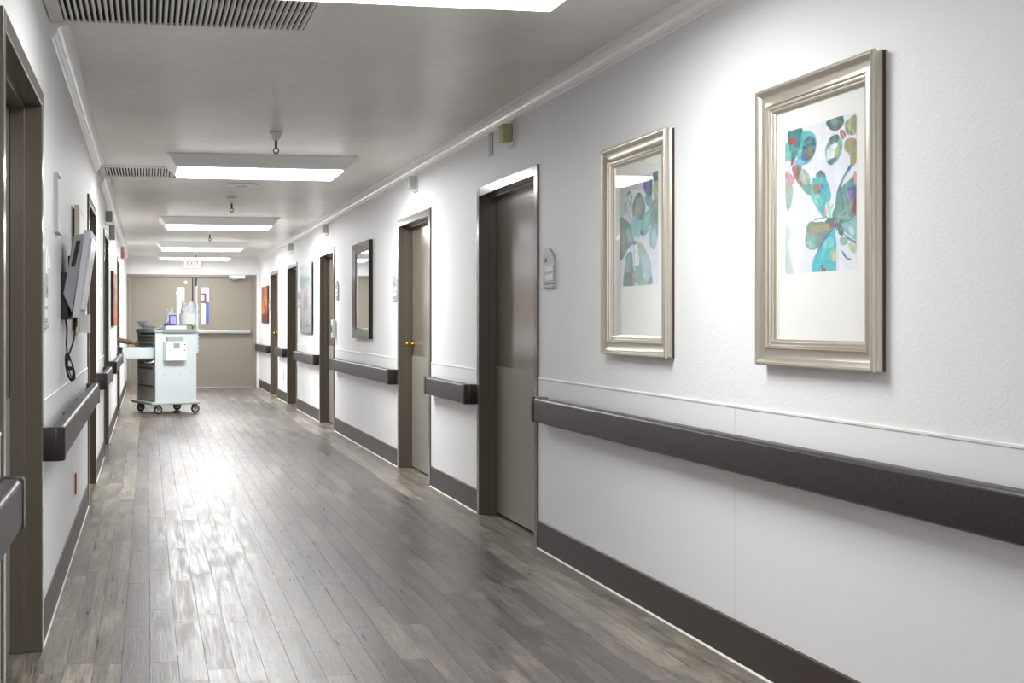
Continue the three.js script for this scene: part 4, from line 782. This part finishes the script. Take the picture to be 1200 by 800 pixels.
{
  // coordinates [x, y, D]; the person stands in the side room, facing the corridor
  const px = -0.86, pd = 18.55, t = thing('person', 'person in the doorway, bare forearm reaching into the open cart drawer', 'person', [px, 0, pd]);
  const sh = [[px + 0.05, 1.42, pd - 0.19], [px + 0.05, 1.42, pd + 0.19]];
  const bones = [[[px, 0.95, pd], [px + 0.02, 1.15, pd], 0.15, 0.14], [[px + 0.02, 1.15, pd], [px + 0.03, 1.36, pd], 0.14, 0.15], [sh[0], sh[1], 0.075, 0.075], [[px + 0.04, 1.42, pd], [px + 0.06, 1.54, pd], 0.06, 0.055],
    [[px, 0.95, pd - 0.09], [px + 0.02, 0.5, pd - 0.1], 0.095, 0.06], [[px + 0.02, 0.5, pd - 0.1], [px - 0.02, 0.08, pd - 0.1], 0.058, 0.038], [[px, 0.95, pd + 0.09], [px + 0.02, 0.5, pd + 0.1], 0.095, 0.06], [[px + 0.02, 0.5, pd + 0.1], [px - 0.02, 0.08, pd + 0.1], 0.058, 0.038],
    [[px - 0.04, 0.04, pd - 0.1], [px + 0.16, 0.035, pd - 0.11], 0.04, 0.032], [[px - 0.04, 0.04, pd + 0.1], [px + 0.16, 0.035, pd + 0.11], 0.04, 0.032]];
  const elbow = [-0.5, 1.02, 18.35];
  const arm = [[sh[0], elbow, 0.055, 0.042], [elbow, [-0.25, 0.975, 18.42], 0.044, 0.03], [sh[1], [px + 0.14, 1.16, pd + 0.28], 0.055, 0.042], [[px + 0.14, 1.16, pd + 0.28], [px + 0.36, 1.06, pd + 0.16], 0.042, 0.029]];
  const body = bones.concat(arm);
  const head = p => { const q = [(p[0] - px - 0.09) / 0.1, (p[1] - 1.64) / 0.125, (p[2] - pd) / 0.08]; return (Math.hypot(...q) - 1) * 0.08; };
  const bodyField = (x, y, z) => { const p = [x, y, -z]; let d = 1; for (const [a, b, ra, rb] of body) d = smin(d, capsule(p, a, b, ra, rb), 0.05); d = smin(d, head(p), 0.03); d = smin(d, capsule(p, [px + 0.18, 1.65, pd], [px + 0.205, 1.62, pd], 0.012, 0.016), 0.015); for (const e of [-0.082, 0.082]) d = smin(d, capsule(p, [px + 0.07, 1.62, pd + e], [px + 0.07, 1.66, pd + e], 0.012, 0.014), 0.01); return d; };
  const coarse = meshField([px - 0.3, 0, -(pd + 0.42)], [-0.2, 1.8, -(pd - 0.36)], 110, bodyField);
  // the reaching hand on its own fine grid: palm, four bent fingers and a thumb
  const f = [], w = [-0.25, 0.975, 18.42], dir = [0.8, -0.15, 0.58], sd = [-0.58, 0, 0.8];
  const at = (l, s, h) => [w[0] + dir[0] * l + sd[0] * s, w[1] + dir[1] * l + h, w[2] + dir[2] * l + sd[2] * s];
  for (const [s, L] of [[-0.03, 0.07], [-0.01, 0.082], [0.011, 0.076], [0.03, 0.06]]) { f.push([at(0.06, s * 0.8, 0), at(0.085 + 0.0, s, 0.002), 0.012, 0.0105]); f.push([at(0.085, s, 0.002), at(0.085 + L * 0.55, s * 1.1, -0.008), 0.0105, 0.009]); f.push([at(0.085 + L * 0.55, s * 1.1, -0.008), at(0.085 + L * 0.85, s * 1.1, -0.035), 0.009, 0.0075]); }
  f.push([at(0.025, -0.025, -0.005), at(0.06, -0.052, -0.018), 0.014, 0.0115]); f.push([at(0.06, -0.052, -0.018), at(0.095, -0.056, -0.035), 0.0115, 0.009]);
  const palm = [[at(0, 0, 0), at(0.035, 0, 0), 0.027, 0.022], [at(0.03, -0.02, 0), at(0.08, -0.022, 0), 0.018, 0.015], [at(0.03, 0.002, 0), at(0.08, 0, 0), 0.018, 0.015], [at(0.03, 0.018, 0), at(0.08, 0.022, 0), 0.018, 0.014], [elbow, w, 0.044, 0.03]];
  const handField = (x, y, z) => { const p = [x, y, -z]; let d = 1; for (const [a, b, ra, rb] of palm) d = smin(d, capsule(p, a, b, ra, rb), 0.012); let e = 1; for (const [a, b, ra, rb] of f) e = Math.min(e, capsule(p, a, b, ra, rb)); return smin(d, e, 0.006); };
  const fine = meshField([-0.3, 0.89, -18.63], [-0.03, 1.05, -18.33], 72, handField);
  part('body', [coarse, fine], M.skin, t);
  const cloth = std('#4a5a78', 0.8);
  const tunic = (x, y, z) => { const p = [x, y, -z]; let d = 1; for (const [a, b, ra, rb] of bones.slice(0, 3)) d = smin(d, capsule(p, a, b, ra + 0.016, rb + 0.016), 0.06); d = smin(d, capsule(p, sh[0], [sh[0][0] + 0.09, 1.3, sh[0][2] - 0.01], 0.072, 0.066), 0.03); d = smin(d, capsule(p, sh[1], [sh[1][0] + 0.06, 1.3, sh[1][2] + 0.05], 0.072, 0.066), 0.03); return Math.max(d, 0.82 - y, y - 1.49); };
  part('tunic', meshField([px - 0.26, 0.78, -(pd + 0.4)], [px + 0.34, 1.54, -(pd - 0.4)], 64, tunic), cloth, t, 'blue short-sleeved tunic');
  const trousers = (x, y, z) => { const p = [x, y, -z]; let d = 1; for (const [a, b, ra, rb] of bones.slice(4, 8)) d = smin(d, capsule(p, a, b, ra + 0.015, rb + 0.024), 0.03); d = smin(d, capsule(p, [px, 0.95, pd - 0.04], [px, 0.95, pd + 0.04], 0.14, 0.14), 0.04); return Math.max(d, 0.06 - y); };
  part('trousers', meshField([px - 0.26, 0.02, -(pd + 0.3)], [px + 0.26, 1.14, -(pd - 0.3)], 64, trousers), std('#3c4a64', 0.8), t, 'blue trousers');
  const hair = (x, y, z) => { const p = [x, y, -z]; const d = head(p) - 0.014; return Math.max(d, (p[0] - px - 0.11) * 0.8 - (p[1] - 1.64) * 0.6, 1.57 - y); };
  part('hair', meshField([px - 0.06, 1.52, -(pd + 0.14)], [px + 0.26, 1.82, -(pd - 0.14)], 40, hair), std('#2b211c', 0.6), t, 'short dark hair');
  for (const e of [-0.032, 0.032]) { const g = new THREE.SphereGeometry(0.011, 12, 8); g.translate(px + 0.177, 1.652, -(pd + e)); part('eye', g, std('#2b2a2a', 0.2), t); }
  part('mouth', bx(px + 0.172, px + 0.182, 1.574, 1.582, pd - 0.022, pd + 0.022, 0.003), std('#8a4a42', 0.5), t);
}

renderer.render(scene, camera);
